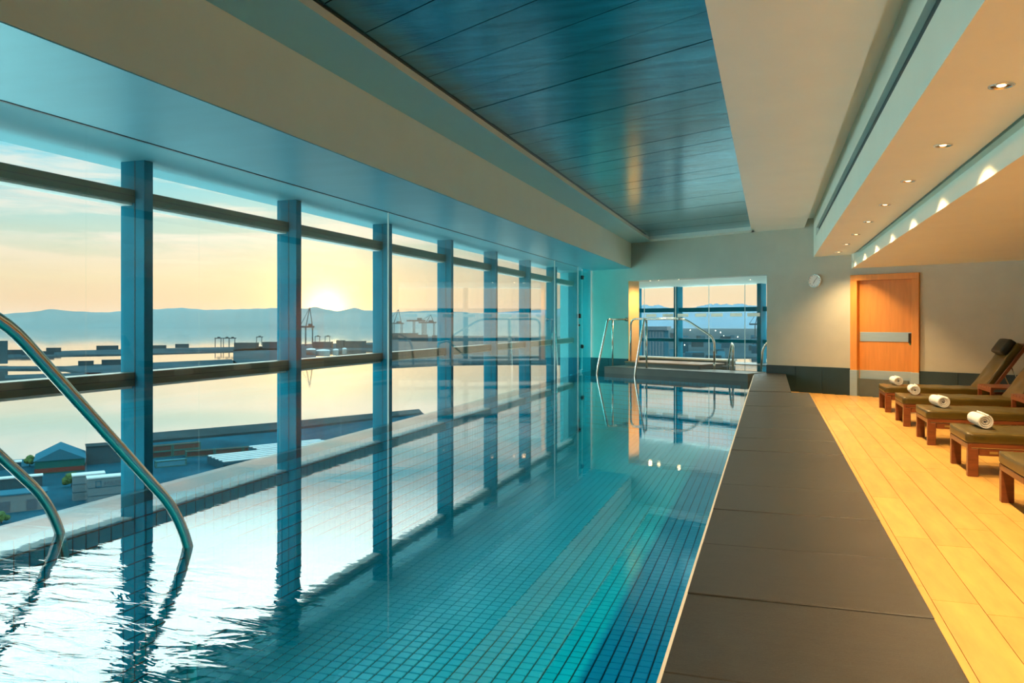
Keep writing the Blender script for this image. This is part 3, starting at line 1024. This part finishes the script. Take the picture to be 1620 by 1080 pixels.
def make_towel():
    bm = bmesh.new()
    turns, r0, r1, n = 3.1, 0.010, 0.064, 64
    Lh = 0.19
    rnd = random.Random(4)
    prof = []
    for i in range(n + 1):
        f = i / n
        a = f * turns * 2 * math.pi + 0.6
        r = r0 + (r1 - r0) * f
        prof.append((r, a))
    th = 0.0115
    ny = 8
    grid = []
    for (r, a) in prof:
        row = []
        for j in range(ny + 1):
            y = -Lh + 2 * Lh * j / ny
            wob = 1 + 0.02 * math.sin(7 * y + a) + 0.012 * math.sin(19 * y + 2 * a)
            off = (0.022 * (1 - r / r1) + 0.004 * math.sin(a * 0.7)) * (1 if j == 0 else -1 if j == ny else 0)
            ro, ri = r * wob + th / 2, r * wob - th / 2
            row.append((bm.verts.new((ro * math.cos(a), y + off, ro * math.sin(a))), bm.verts.new((max(ri, 0.002) * math.cos(a), y + off, max(ri, 0.002) * math.sin(a)))))
        grid.append(row)
    for i in range(n):
        for j in range(ny):
            for s in (0, 1):
                q = (grid[i][j][s], grid[i + 1][j][s], grid[i + 1][j + 1][s], grid[i][j + 1][s])
                bm.faces.new(q).smooth = True
        for j in (0, ny):
            bm.faces.new((grid[i][j][0], grid[i + 1][j][0], grid[i + 1][j][1], grid[i][j][1]))
    for i in (0, n):
        for j in range(ny):
            bm.faces.new((grid[i][j][0], grid[i][j + 1][0], grid[i][j + 1][1], grid[i][j][1]))
    bmesh.ops.recalc_face_normals(bm, faces=bm.faces[:])
    me = bpy.data.meshes.new('rolled_towel')
    bm.to_mesh(me)
    bm.free()
    return me


lab_l = ['olive cushioned teak lounger beside the far wall, farthest from view',
         'second olive cushioned teak lounger from the far wall',
         'middle olive cushioned teak lounger, third from the far wall',
         'fourth olive cushioned teak lounger from the far wall, its front leg plated',
         'nearest olive teak lounger, cut off by the right edge']
lab_t = ['rolled white towel on the lounger beside the far wall', 'rolled white towel on the second lounger from the far wall',
         'rolled white towel on the middle lounger', 'rolled white towel with a clear spiral on the fourth lounger from the far wall', 'rolled white towel cut off by the right edge on the nearest lounger']
proto = make_lounger()
tme = make_towel()
LY = [13.40, 11.69, 10.05, 8.19, 6.47]
for i, y in enumerate(LY):
    o = proto if i == 0 else copy_tree(proto)
    o.location = (1.65, y, 0)
    o['label'] = lab_l[i]
    tw = ob('rolled_towel', tme, 'towel', None, (1.65 + 0.20 + (0.01, -0.01, 0.0, 0.0, 0.02)[i], y + 0.13, 0.386 + 0.066), (0, (0, 0.5, 1.1, 0.2, 0.8)[i] * 0.3, R((4, -3, 5, 2, -4)[i])))
    tag(tw, lab_t[i], 'towel', 'rolled towels on the loungers')


def make_table():
    t = thing('side_table', 'x', 'side table', (0, 0, 0), 0, 'side tables between the loungers')
    for i in range(6):
        y = -0.36 + i * 0.122
        MB().box(-0.28, 0.28, y, y + 0.112, 0.445, 0.47, 0.003).build('top_slat', 'teak', t)
    for sx in (-1, 1):
        MB().box(sx * 0.265 - 0.015, sx * 0.265 + 0.015, -0.35, 0.36, 0.40, 0.444, 0.003).build('apron', 'teak', t)
        for sy in (-1, 1):
            MB().box(sx * 0.255 - 0.025, sx * 0.255 + 0.025, sy * 0.335 - 0.02, sy * 0.335 + 0.02, 0.0, 0.40, 0.003).build('leg', 'teak', t)
    MB().box(-0.24, 0.24, -0.31, 0.31, 0.18, 0.20, 0.003).build('lower_shelf', 'teak', t)
    return t


tp = make_table()
for i, y in enumerate((12.53, 10.87)):
    o = tp if i == 0 else copy_tree(tp)
    o.location = (3.12, y, 0)
    o['label'] = ['slatted teak side table between the two farthest loungers', 'slatted teak side table beside the middle lounger, cut by the right edge'][i]

# ------------------------------------------------------------------ outside: harbour far below the windows
M['sea'] = mat('calm_sea', (0.84, 0.85, 0.80), 0.05, 1.0, var=0.03, scale=0.002)
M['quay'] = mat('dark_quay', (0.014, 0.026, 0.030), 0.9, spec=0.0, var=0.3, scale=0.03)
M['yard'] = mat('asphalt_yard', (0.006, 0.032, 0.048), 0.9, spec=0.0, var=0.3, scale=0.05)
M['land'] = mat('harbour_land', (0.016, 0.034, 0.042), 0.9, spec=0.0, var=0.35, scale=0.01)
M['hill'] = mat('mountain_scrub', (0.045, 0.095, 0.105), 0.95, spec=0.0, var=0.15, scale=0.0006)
M['hill_haze_blue'] = mat('far_mountains_haze_blue', (0.020, 0.095, 0.150), 0.95, spec=0.0, var=0.15, scale=0.0006)  # blue of distance haze put into the base colour
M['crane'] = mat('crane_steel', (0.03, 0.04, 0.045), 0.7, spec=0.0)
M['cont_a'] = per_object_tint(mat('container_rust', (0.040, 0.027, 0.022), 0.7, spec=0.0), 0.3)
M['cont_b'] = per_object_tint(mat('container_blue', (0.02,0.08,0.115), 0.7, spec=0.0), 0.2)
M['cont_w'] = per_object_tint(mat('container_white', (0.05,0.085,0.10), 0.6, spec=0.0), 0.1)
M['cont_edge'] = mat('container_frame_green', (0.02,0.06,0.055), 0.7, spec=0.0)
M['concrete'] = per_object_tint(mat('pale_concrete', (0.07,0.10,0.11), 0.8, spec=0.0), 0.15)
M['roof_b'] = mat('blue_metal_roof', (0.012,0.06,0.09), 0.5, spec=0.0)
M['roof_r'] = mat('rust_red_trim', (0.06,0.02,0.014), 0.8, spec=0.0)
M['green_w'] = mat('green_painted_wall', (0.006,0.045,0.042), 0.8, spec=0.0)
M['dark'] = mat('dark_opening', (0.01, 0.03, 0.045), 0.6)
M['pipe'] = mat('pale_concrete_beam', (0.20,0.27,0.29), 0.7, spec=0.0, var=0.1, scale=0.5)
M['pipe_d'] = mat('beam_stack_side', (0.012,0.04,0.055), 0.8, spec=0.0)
M['tree'] = mat('shrub_leaves', (0.03, 0.06, 0.02), 0.9, spec=0.0, var=0.4, scale=1)
M['car'] = mat('white_car_paint', (0.5, 0.55, 0.58), 0.3)
M['red_l'] = mat('red_tail_lamp', (0.6, 0.02, 0.03), 0.4, emit=((1, 0.1, 0.12), 3.0))
M['city_l'] = mat('street_lamp_glow', (1, 0.9, 0.7), 0.4, emit=((1, 0.85, 0.6), 12.0))
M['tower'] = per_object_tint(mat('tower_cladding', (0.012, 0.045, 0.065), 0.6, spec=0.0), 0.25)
M['win'] = mat('dark_window', (0.015, 0.05, 0.07), 0.2)

sea = MB().prism([(-60000, -2000), (30000, -2000), (30000, 60000), (-60000, 60000)], -71, -70)
tag(sea.build('sea', 'sea'), 'calm pale sea and harbour water mirroring the sunset sky', 'sea', kind='stuff')


def ridge(name, label, ctrl, RD, depth, seed, m='hill'):
    rnd = random.Random(seed)
    azs = [a for a, h in ctrl]

    def hgt(a):
        for (a0, h0), (a1, h1) in zip(ctrl, ctrl[1:]):
            if a0 <= a <= a1:
                t = (a - a0) / (a1 - a0)
                t = t * t * (3 - 2 * t)
                return h0 * (1 - t) + h1 * t
        return ctrl[-1][1]
    N = 260
    rows = []
    prof = [(-depth, 0.0), (-depth * 0.8, 0.10), (-depth * 0.55, 0.38), (-depth * 0.3, 0.66), (0, 1.0), (depth * 0.5, 0.5), (depth, 0.0)]
    ph = [rnd.uniform(0, 6) for _ in range(8)]
    vs, fs = [], []
    for i in range(N + 1):
        a = azs[0] + (azs[-1] - azs[0]) * i / N
        hh = hgt(a) + 70
        for j, (dr, f) in enumerate(prof):
            ar = math.radians(a)
            wob = 0.12 * math.sin(a * 2.1 + ph[j]) + 0.08 * math.sin(a * 5.3 + ph[j] * 2) if 0 < j < 4 else 0
            rr = RD + dr * (1 + (0.1 * math.sin(a * 1.3 + ph[j]) if j < 4 else 0))
            z = -69.95 + hh * max(0, f * (1 + wob))
            if j == 4:
                z += hh * 0.012 * math.sin(a * 23 + ph[0])
            vs.append((-math.sin(ar) * rr, math.cos(ar) * rr, z))
    k = len(prof)
    for i in range(N):
        for j in range(k - 1):
            fs.append((i * k + j, i * k + j + 1, (i + 1) * k + j + 1, (i + 1) * k + j))
    me = bpy.data.meshes.new(name)
    me.from_pydata(vs, [], fs)
    me.polygons.foreach_set('use_smooth', [True] * len(fs))
    o = ob(name, me, m)
    return tag(o, label, 'mountain')


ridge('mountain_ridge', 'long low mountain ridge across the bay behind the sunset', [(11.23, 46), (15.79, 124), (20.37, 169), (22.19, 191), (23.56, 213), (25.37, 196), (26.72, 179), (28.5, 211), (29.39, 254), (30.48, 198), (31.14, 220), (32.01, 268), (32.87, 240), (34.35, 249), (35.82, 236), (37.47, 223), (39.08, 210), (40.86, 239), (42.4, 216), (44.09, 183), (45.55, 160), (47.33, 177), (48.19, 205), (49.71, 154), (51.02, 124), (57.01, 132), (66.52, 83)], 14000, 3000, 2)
ridge('mountain_ridge', 'jagged haze-blue mountain range behind the spa window', [(-10.82, 266), (-3.33, 345), (-0.5, 384), (0.75, 426), (1.38, 436), (1.8, 477), (2.22, 478), (2.56, 447), (2.86, 480), (3.29, 456), (3.59, 497), (3.8, 457), (3.98, 490), (4.15, 466), (4.58, 434), (5.23, 378), (5.67, 330), (5.89, 346), (6.41, 330), (6.99, 397), (7.61, 464), (8.09, 432), (8.54, 474), (8.99, 416), (9.43, 383), (11.69, 385), (13.96, 387), (15.79, 337), (20.37, 253), (23.11, 68)], 21000, 4000, 5, 'hill_haze_blue')


def land(name, label, poly, m='land', z0=-70.5, z1=-68.0, cat='land'):
    return tag(MB().prism(poly, z0, z1).build(name, m), label, cat, kind='structure')


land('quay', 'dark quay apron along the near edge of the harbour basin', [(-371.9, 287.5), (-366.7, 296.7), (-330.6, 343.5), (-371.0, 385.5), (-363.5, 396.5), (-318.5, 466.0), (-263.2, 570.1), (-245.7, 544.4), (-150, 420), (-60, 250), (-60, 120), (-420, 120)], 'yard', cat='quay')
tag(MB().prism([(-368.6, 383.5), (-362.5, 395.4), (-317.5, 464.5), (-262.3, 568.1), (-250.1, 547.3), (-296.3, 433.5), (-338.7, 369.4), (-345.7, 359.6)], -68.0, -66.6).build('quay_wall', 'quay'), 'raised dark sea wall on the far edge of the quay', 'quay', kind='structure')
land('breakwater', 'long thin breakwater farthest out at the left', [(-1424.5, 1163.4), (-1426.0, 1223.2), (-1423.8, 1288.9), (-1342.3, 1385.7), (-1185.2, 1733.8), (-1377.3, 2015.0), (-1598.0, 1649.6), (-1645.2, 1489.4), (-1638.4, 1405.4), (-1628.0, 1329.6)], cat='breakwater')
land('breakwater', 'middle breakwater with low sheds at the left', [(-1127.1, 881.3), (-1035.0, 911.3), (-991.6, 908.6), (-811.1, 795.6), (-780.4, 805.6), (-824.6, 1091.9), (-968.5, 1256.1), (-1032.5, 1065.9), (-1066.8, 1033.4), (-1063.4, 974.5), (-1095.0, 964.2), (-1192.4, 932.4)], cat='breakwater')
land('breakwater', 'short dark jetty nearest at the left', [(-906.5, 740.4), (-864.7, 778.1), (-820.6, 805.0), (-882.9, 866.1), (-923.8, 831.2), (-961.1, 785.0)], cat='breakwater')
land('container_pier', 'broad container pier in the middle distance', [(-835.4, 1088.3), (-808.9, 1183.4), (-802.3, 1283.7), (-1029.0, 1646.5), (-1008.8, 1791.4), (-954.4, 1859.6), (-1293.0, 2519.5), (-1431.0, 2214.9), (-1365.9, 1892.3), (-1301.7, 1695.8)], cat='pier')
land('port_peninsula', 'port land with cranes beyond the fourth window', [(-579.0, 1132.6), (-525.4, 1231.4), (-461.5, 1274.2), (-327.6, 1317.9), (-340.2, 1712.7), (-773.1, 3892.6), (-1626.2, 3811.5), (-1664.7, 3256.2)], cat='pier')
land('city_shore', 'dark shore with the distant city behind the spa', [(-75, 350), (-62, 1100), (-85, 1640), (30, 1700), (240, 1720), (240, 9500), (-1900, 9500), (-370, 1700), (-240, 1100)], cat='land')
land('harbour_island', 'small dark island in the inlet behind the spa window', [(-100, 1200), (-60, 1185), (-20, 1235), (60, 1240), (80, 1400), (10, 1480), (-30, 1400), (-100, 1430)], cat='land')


def block(name, label, cat, c, size, rz, m, z=-68.0, group=None, roof=None):
    t = thing(name, label, cat, (c[0], c[1], z), R(rz), group)
    sx, sy, sz = size
    MB().box(-sx / 2, sx / 2, -sy / 2, sy / 2, 0, sz).build('walls', m, t)
    MB().box(-sx / 2 - 0.3, sx / 2 + 0.3, -sy / 2 - 0.3, sy / 2 + 0.3, sz, sz + 0.5).build('roof', roof or m, t)
    return t


# container boxes with raised frames
def container_mesh(Lc, Wc, Hc):
    a = MB().box(-Lc / 2, Lc / 2, -Wc / 2, Wc / 2, 0.15, Hc - 0.1).mesh('box_body')
    b = MB()
    e = 0.3
    for sx in (-1, 1):
        for sy in (-1, 1):
            b.box(sx * Lc / 2 - e, sx * Lc / 2 + e, sy * Wc / 2 - 0.25, sy * Wc / 2 + 0.25, 0, Hc)
    for zz in (0.2, Hc - 0.2):
        for sy in (-1, 1):
            b.box(-Lc / 2, Lc / 2, sy * Wc / 2 - 0.2, sy * Wc / 2 + 0.2, zz - 0.2, zz + 0.2)
        for sx in (-1, 1):
            b.box(sx * Lc / 2 - 0.2, sx * Lc / 2 + 0.2, -Wc / 2, Wc / 2, zz - 0.2, zz + 0.2)
    return a, b.mesh('box_frame')


cm = container_mesh(13.4, 3.0, 3.1)


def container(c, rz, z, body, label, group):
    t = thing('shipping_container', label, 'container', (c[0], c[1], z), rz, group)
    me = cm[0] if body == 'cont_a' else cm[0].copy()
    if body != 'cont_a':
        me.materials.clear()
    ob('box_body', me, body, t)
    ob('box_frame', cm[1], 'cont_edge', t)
    return t


p0, p1 = Vector((-300.7, 328.0)), Vector((-291.5, 341.2))
dv = (p1 - p0)
rz = math.atan2(dv.y, dv.x)
for lv in range(2):
    for k_ in range(2):
        p = p0 + dv.normalized() * (2 + 14.2 * k_)
        container(p, rz, -68 + lv * 3.15, 'cont_a', ['rust container on the ground', 'rust container on top'][lv] + ' of the quayside double stack, ' + ['left' , 'right'][k_] + ' column', 'containers on the quay')
p0, p1 = Vector((-285.5, 336.9)), Vector((-252.9, 371.1))
dv = (p1 - p0)
rz = math.atan2(dv.y, dv.x)
for k_ in range(5):
    p = p0 + dv.normalized() * (5 + 14.15 * k_)
    container(p, rz, -68, 'cont_a', 'rust container in the single row by the sea wall, %s from the left' % ('first', 'second', 'third', 'fourth', 'fifth')[k_], 'containers on the quay')
p = Vector((-275.3, 311.8))
container(p, R(52), -68, 'cont_b', 'pale blue container lying in front of the double stack', 'containers on the quay')


def beam_stack(c, rz, n, Lb, label):
    t = thing('beam_stack', label, 'beam stack', (c[0], c[1], -68), rz)
    for i in range(n):
        y = i * 5.0
        for l in range(2):
            bo = MB().box(0, Lb, y - 1.0, y + 1.0, 0.2 + l * 2.0, 1.6 + l * 2.0, 0.1).build('beam', 'pipe_d', t)
            if l:
                MB().box(0, Lb, y - 1.05, y + 1.05, 3.6, 4.2, 0.1).build('beam_flange', 'pipe', bo)
    MB().box(-0.2, 0.0, -1, n * 5.0 - 3.6, 0, 3.7).build('stack_end', 'pipe_d', t)


beam_stack((-245.0, 311.4), R(57), 5, 46, 'big stack of pale concrete beams on the quay, nearer one')
beam_stack((-248.3, 345.1), R(57), 4, 40, 'smaller stack of pale concrete beams on the quay, farther one')

# gabled shed
t = thing('gabled_shed', 'blue-gabled warehouse with green walls on the quay', 'warehouse', (*(-311.1, 281.6), -68), R(47))
MB().box(-10, 10, 0, 24, 0, 6.0).build('walls', 'green_w', t)
MB().box(-10.1, 10.1, -0.1, 0.0, 0.6, 2.6).build('red_band', 'roof_r', t)
mbx = MB()
mtx = Matrix.Rotation(R(90), 4, 'X')
g = MB().prism([(-10.6, 6.0), (10.6, 6.0), (0, 11.2)], -24.4, 0.4)
bmesh.ops.transform(g.bm, matrix=mtx, verts=g.bm.verts[:])
g.build('gable_roof', 'roof_b', t)
block('warehouse', 'long grey flat-roofed warehouse right of the gabled shed', 'warehouse', (-313.4, 312.2), (20, 10, 8.5), 48, 'land', roof='quay')
wl = block('quay_office', 'low pale building with two dark doors at the left edge', 'building', (-265.9, 221.3), (20, 9, 6.2), 50, 'concrete', roof='roof_b')
for q in (-5.0, 3.5):
    MB().box(q, q + 3.4, -4.6, -4.5, 0.3, 4.2).build('doorway', 'dark', wl)
block('flatbed_load', 'long khaki flat-topped shed behind the low pale building', 'shed', (-303.0, 249.2), (24, 4, 4.2), 50, 'land', roof='pipe')
block('quay_shelter', 'pale roofed quay shelter near the left edge by the water', 'shed', (-346.3, 278.3), (20, 4, 3.0), 50, 'yard', roof='pipe')
ws = [((-255.7, 244.6), (11, 5, 9.5), 'tall white container block seen left of the lettered one'), ((-241.7, 244.5), (20, 5, 9.8), 'white container block with faint lettering beside the mullion')]
for i, (c_, s_, l_) in enumerate(ws):
    t = block('container_block', l_, 'container', c_, s_, 50, 'cont_w', group='white container blocks on the quay', roof='pipe')
    for q in range(1, 3):
        MB().box(-s_[0] / 2 - 0.05, s_[0] / 2 + 0.05, -s_[1] / 2 - 0.08, s_[1] / 2 + 0.08, q * 3.1, q * 3.1 + 0.25).build('seam', 'pipe_d', t)
    if i == 1:
        fc_ = bpy.data.curves.new('lettering', 'FONT')
        fc_.body = 'MAERSK'
        fc_.size = 2.6
        fc_.extrude = 0.02
        tmpo = bpy.data.objects.new('lettering', fc_)
        COL.objects.link(tmpo)
        dg = bpy.context.evaluated_depsgraph_get()
        tm = bpy.data.meshes.new_from_object(tmpo.evaluated_get(dg))
        bpy.data.objects.remove(tmpo)
        tm.materials.clear()
        o = ob('lettering', tm, 'dark', t, (-4.6, -2.60, 6.7), (R(90), 0, 0))
        lg = MB()
        for (a, b_, c2, d2) in ((-7.4, -5.4, 6.5, 6.8), (-7.4, -5.4, 8.6, 8.9), (-7.4, -7.1, 6.5, 8.9), (-5.7, -5.4, 6.5, 8.9)):
            lg.box(a, b_, -2.62, -2.58, c2, d2)
        lg.build('square_logo', 'roof_b', t)
for i, (c_, l_) in enumerate((((-332.1, 276.4), 'pale car with red lamps parked on the quay'),)):
    t = thing('parked_car', l_, 'car', (*c_, -68), R(50))
    MB().box(-2.2, 2.2, -0.9, 0.9, 0.3, 0.95, 0.15, 2).build('body', 'car', t)
    MB().box(-1.2, 1.2, -0.8, 0.8, 0.9, 1.5, 0.2, 2).build('cabin', 'win', t)
    for s_ in (-0.6, 0.6):
        MB().box(-2.26, -2.18, s_ - 0.22, s_ + 0.22, 0.6, 0.85).build('tail_lamp', 'red_l', t)
    MB().box(-0.3, 0.3, -0.5, 0.5, 1.5, 1.7).build('roof_lamp', 'red_l', t)


def tree(c, r, label, z=-68):
    t = thing('shrub_tree', label, 'tree', (c[0], c[1], z))
    rnd = random.Random(int(abs(c[0])))
    MB().tube([(0, 0, 0), (0, 0, r)], 0.2, 6).build('trunk', 'dark', t)
    b = MB()
    for _ in range(9):
        q = bmesh.ops.create_icosphere(b.bm, subdivisions=2, radius=r * rnd.uniform(0.4, 0.65))
        for v in q['verts']:
            v.co *= rnd.uniform(0.85, 1.15)
        bmesh.ops.translate(b.bm, vec=(rnd.uniform(-r, r) * 0.6, rnd.uniform(-r, r) * 0.6, r * rnd.uniform(0.8, 1.6)), verts=q['verts'])
    b.build('crown', 'tree', t)


tree((-338.6, 289.4), 2.8, 'dark round tree at the left end of the gabled shed')
tree((-280.2, 259.3), 3.0, 'small olive tree before the white container blocks')
tree((-252.1, 204.5), 2.2, 'yellow-green shrub at the lower left edge')


# cranes
def gantry(c, sx, h, rz, label, boom=True, mast=0, group='quay cranes'):
    t = thing('quay_crane', label, 'crane', (c[0], c[1], -68), R(rz), group)
    w = h * 0.02
    for a in (-1, 1):
        for b_ in (-1, 1):
            MB().box(a * sx / 2 - w, a * sx / 2 + w, b_ * sx * 0.3 - w, b_ * sx * 0.3 + w, 0, h).build('leg', 'crane', t)
        MB().box(a * sx / 2 - w, a * sx / 2 + w, -sx * 0.3, sx * 0.3, h * 0.25, h * 0.25 + 2 * w).build('tie_beam', 'crane', t)
    MB().box(-sx * (1.3 if boom else 0.6), sx * 0.75, -w * 3, w * 3, h, h + w * 5).build('boom', 'crane', t)
    MB().box(-sx * 0.1, sx * 0.35, -w * 5, w * 5, h + w * 5, h + w * 11).build('machine_house', 'crane', t)
    if mast:
        MB().tube([(-sx / 2, 0, h), (sx * 0.1, 0, h + mast)], w * 1.2, 6).build('mast', 'crane', t)
        MB().tube([(sx / 2, 0, h), (sx * 0.1, 0, h + mast)], w * 1.2, 6).build('mast', 'crane', t)
        MB().tube([(-sx * 1.3, 0, h + w * 4), (sx * 0.1, 0, h + mast)], w * 0.7, 6).build('stay', 'crane', t)
    return t


for i, (c_, sx) in enumerate((((-1475.8, 1856.5), 13), ((-1453.8, 1863.7), 13), ((-1438.6, 1868.6), 13))):
    gantry(c_, sx * 1.2, 24, 45, ['left', 'middle', 'right'][i] + ' yard gantry of the group of three on the breakwater end', False)
gantry((-1479.7, 2050.0), 15, 24, 45, 'single yard gantry on the container pier', False)
gantry((-1298.9, 2040.6), 20, 54, 25, 'tall quay crane with raised mast under the sun', True, 60)
gantry((-1430.4, 2296.4), 15, 22, 25, 'left small gantry right of the tall crane', False)
gantry((-1398.5, 2306.8), 15, 22, 25, 'right small gantry right of the tall crane', False)
gantry((-1688.3, 3413.7), 40, 62, 10, 'leftmost quay crane seen through the fourth window', True, 70)
gantry((-1527.3, 3301.0), 42, 74, 10, 'middle quay crane seen through the fourth window', True, 0)
gantry((-1542.1, 3461.4), 42, 66, 10, 'rightmost quay crane seen through the fourth window', True, 40)

# container blocks and sheds on the piers
rnd = random.Random(12)
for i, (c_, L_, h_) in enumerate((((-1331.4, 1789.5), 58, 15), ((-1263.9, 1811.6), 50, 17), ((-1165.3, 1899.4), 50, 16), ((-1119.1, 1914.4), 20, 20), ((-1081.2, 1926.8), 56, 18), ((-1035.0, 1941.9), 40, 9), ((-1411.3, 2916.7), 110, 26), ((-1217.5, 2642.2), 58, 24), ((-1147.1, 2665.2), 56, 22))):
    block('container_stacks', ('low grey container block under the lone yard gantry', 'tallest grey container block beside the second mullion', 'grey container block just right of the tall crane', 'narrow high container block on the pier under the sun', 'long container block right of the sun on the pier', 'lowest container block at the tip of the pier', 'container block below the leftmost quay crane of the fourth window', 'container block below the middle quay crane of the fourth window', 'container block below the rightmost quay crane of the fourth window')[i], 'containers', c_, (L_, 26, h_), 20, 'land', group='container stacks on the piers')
for i, c_ in enumerate(((-938.5, 1481.7), (-879.4, 1433.5), (-871.0, 1469.3), (-887.4, 1534.1))):
    t = thing('storage_tank', 'pale round storage tank by the basin, %s from the left' % ('first', 'second', 'third', 'fourth')[i], 'tank', (*c_, -68), 0, 'storage tanks')
    r_ = (10, 14, 6, 5)[i]
    MB().lathe([(0, 0), (r_, 0), (r_, 11)], 24).build('shell', 'concrete', t)
    MB().lathe([(r_ * 1.02, 11), (r_ * 0.9, 13), (0, 14.5)], 24).build('dome', 'pipe', t)
for i, (c_, s_) in enumerate((((-1571.7, 1310.8), (40, 10, 9)), ((-1496.9, 1299.4), (60, 10, 7)), ((-1589.3, 1421.4), (30, 10, 10)), ((-1606.8, 1596.2), (50, 10, 10)), ((-1231.3, 1001.0), (14, 14, 38)), ((-1049.0, 998.6), (22, 10, 7)), ((-1025.3, 1026.4), (28, 10, 8)), ((-1553.3, 1717.1), (34, 12, 8)), ((-1532.8, 1779.4), (34, 12, 10)))):
    block('harbour_shed', ('small shed on the outer breakwater, nearest its left tip', 'long low shed on the outer breakwater behind the foreground rail', 'compact shed on the outer breakwater right of the foreground rail', 'shed on the outer breakwater next to the first mullion', 'tall narrow silo at the left edge on the water', 'left shed of two on the middle breakwater', 'right shed of two on the middle breakwater', 'left low building on the breakwater in the second window', 'right low building on the breakwater in the second window')[i], 'building', c_, s_, 45, 'land', group='harbour buildings on the breakwaters')

# city behind the spa
t = thing('office_tower', 'dark flat-roofed tower block close behind the spa window', 'building', (-56.4, 402.4, -68), R(0))
MB().box(-8.5, 7.0, -7, 7, 0, 65.5).build('walls', 'tower', t)
MB().box(-9.4, 8.2, -8, 8, 65.5, 67.4).build('roof_slab', 'dark', t)
for k_ in range(10):
    MB().box(-8.2 + k_ * 1.5, -7.3 + k_ * 1.5, -7.12, -7.0, 51, 65).build('facade_fin', 'dark', t)
for r_ in range(7):
    MB().box(-8.0, -1.5, -7.1, -7.0, 8 + r_ * 6, 11 + r_ * 6).build('window_band', 'win', t)
MB().box(0.0, 6.6, -7.1, -7.0, 4, 48).build('glass_bay', 'win', t)
spots = []
for gy in range(16):
    Y = 600 + 150 * gy + gy * gy * 4
    nx_ = (2 if gy < 2 else 4) + gy // 3
    for gx in range(nx_):
        X = -0.235 * Y + 40 + (0.235 * Y + (-110 if Y < 1750 else 60)) * (gx + 0.5) / nx_ + rnd.uniform(-3, 3)
        spots.append((X, Y + rnd.uniform(-30, 30)))
for X, Y in spots:
    if Y < 1750 and X > -80 or (X + 56) ** 2 + (Y - 402) ** 2 < 900:
        continue
    wmax = 26 if Y < 1200 else 34
    s_ = (rnd.uniform(12, wmax), rnd.uniform(12, 30), rnd.uniform(5, 16) if rnd.random() < 0.85 else rnd.uniform(18, 32))
    t = thing('city_block', 'low city building among many beyond the spa window', 'building', (X, Y, -68), R(rnd.uniform(-15, 15)), 'low city buildings beyond the spa window')
    MB().box(-s_[0] / 2, s_[0] / 2, -s_[1] / 2, s_[1] / 2, 0, s_[2]).build('walls', rnd.choice(('tower', 'tower', 'land', 'cont_b')), t)
    MB().box(-s_[0] / 2 + 1, s_[0] / 2 - 1, -s_[1] / 2 + 1, s_[1] / 2 - 1, s_[2], s_[2] + 1.2).build('roof', 'roof_b', t)
for (px_, py_) in ((-461.5, 4915.4), (-298.4, 4702.0), (-223.6, 3891.7), (-155.2, 2890.9), (-274.7, 2443.3), (-281.7, 1980.5), (-250.8, 1900.5), (-174.5, 1731.0), (-117.7, 2132.7), (-101.9, 2730.0)):
    t = thing('street_lamp', 'tiny glowing lamp among the city buildings beyond the spa window', 'street lamp', (px_, py_, -68), 0, 'glowing lamps of the far city')
    hh = 20
    MB().tube([(0, 0, 0), (0, 0, hh)], 0.3, 6).build('pole', 'crane', t)
    MB().lathe([(0, hh), (py_ / 1700, hh + py_ / 1700), (0, hh + 2 * py_ / 1700)], 8).build('lamp_head', 'city_l', t)
t = gantry((-40, 3100), 26, 60, 5, 'thin crane beyond the spa window, right of the sloping rail', True, 60, group='city cranes')

# ------------------------------------------------------------------ low sea haze over the bay
hm = bpy.data.materials.new('sea_haze')
hm.use_nodes = True
nt = hm.node_tree
nt.nodes.clear()
vs_ = nd(nt, 'ShaderNodeVolumeScatter')
vs_.inputs['Color'].default_value = (0.92, 0.80, 0.68, 1)
vs_.inputs['Density'].default_value = HAZE
vs_.inputs['Anisotropy'].default_value = 0.2
out_ = nd(nt, 'ShaderNodeOutputMaterial')
nt.links.new(vs_.outputs[0], out_.inputs['Volume'])
M['haze'] = hm
tag(MB().box(-32000, 9000, 1000, 30000, -69.9, 330).build('sea_haze', 'haze'), 'thin pale haze lying over the bay and the far shore', 'haze', kind='stuff')
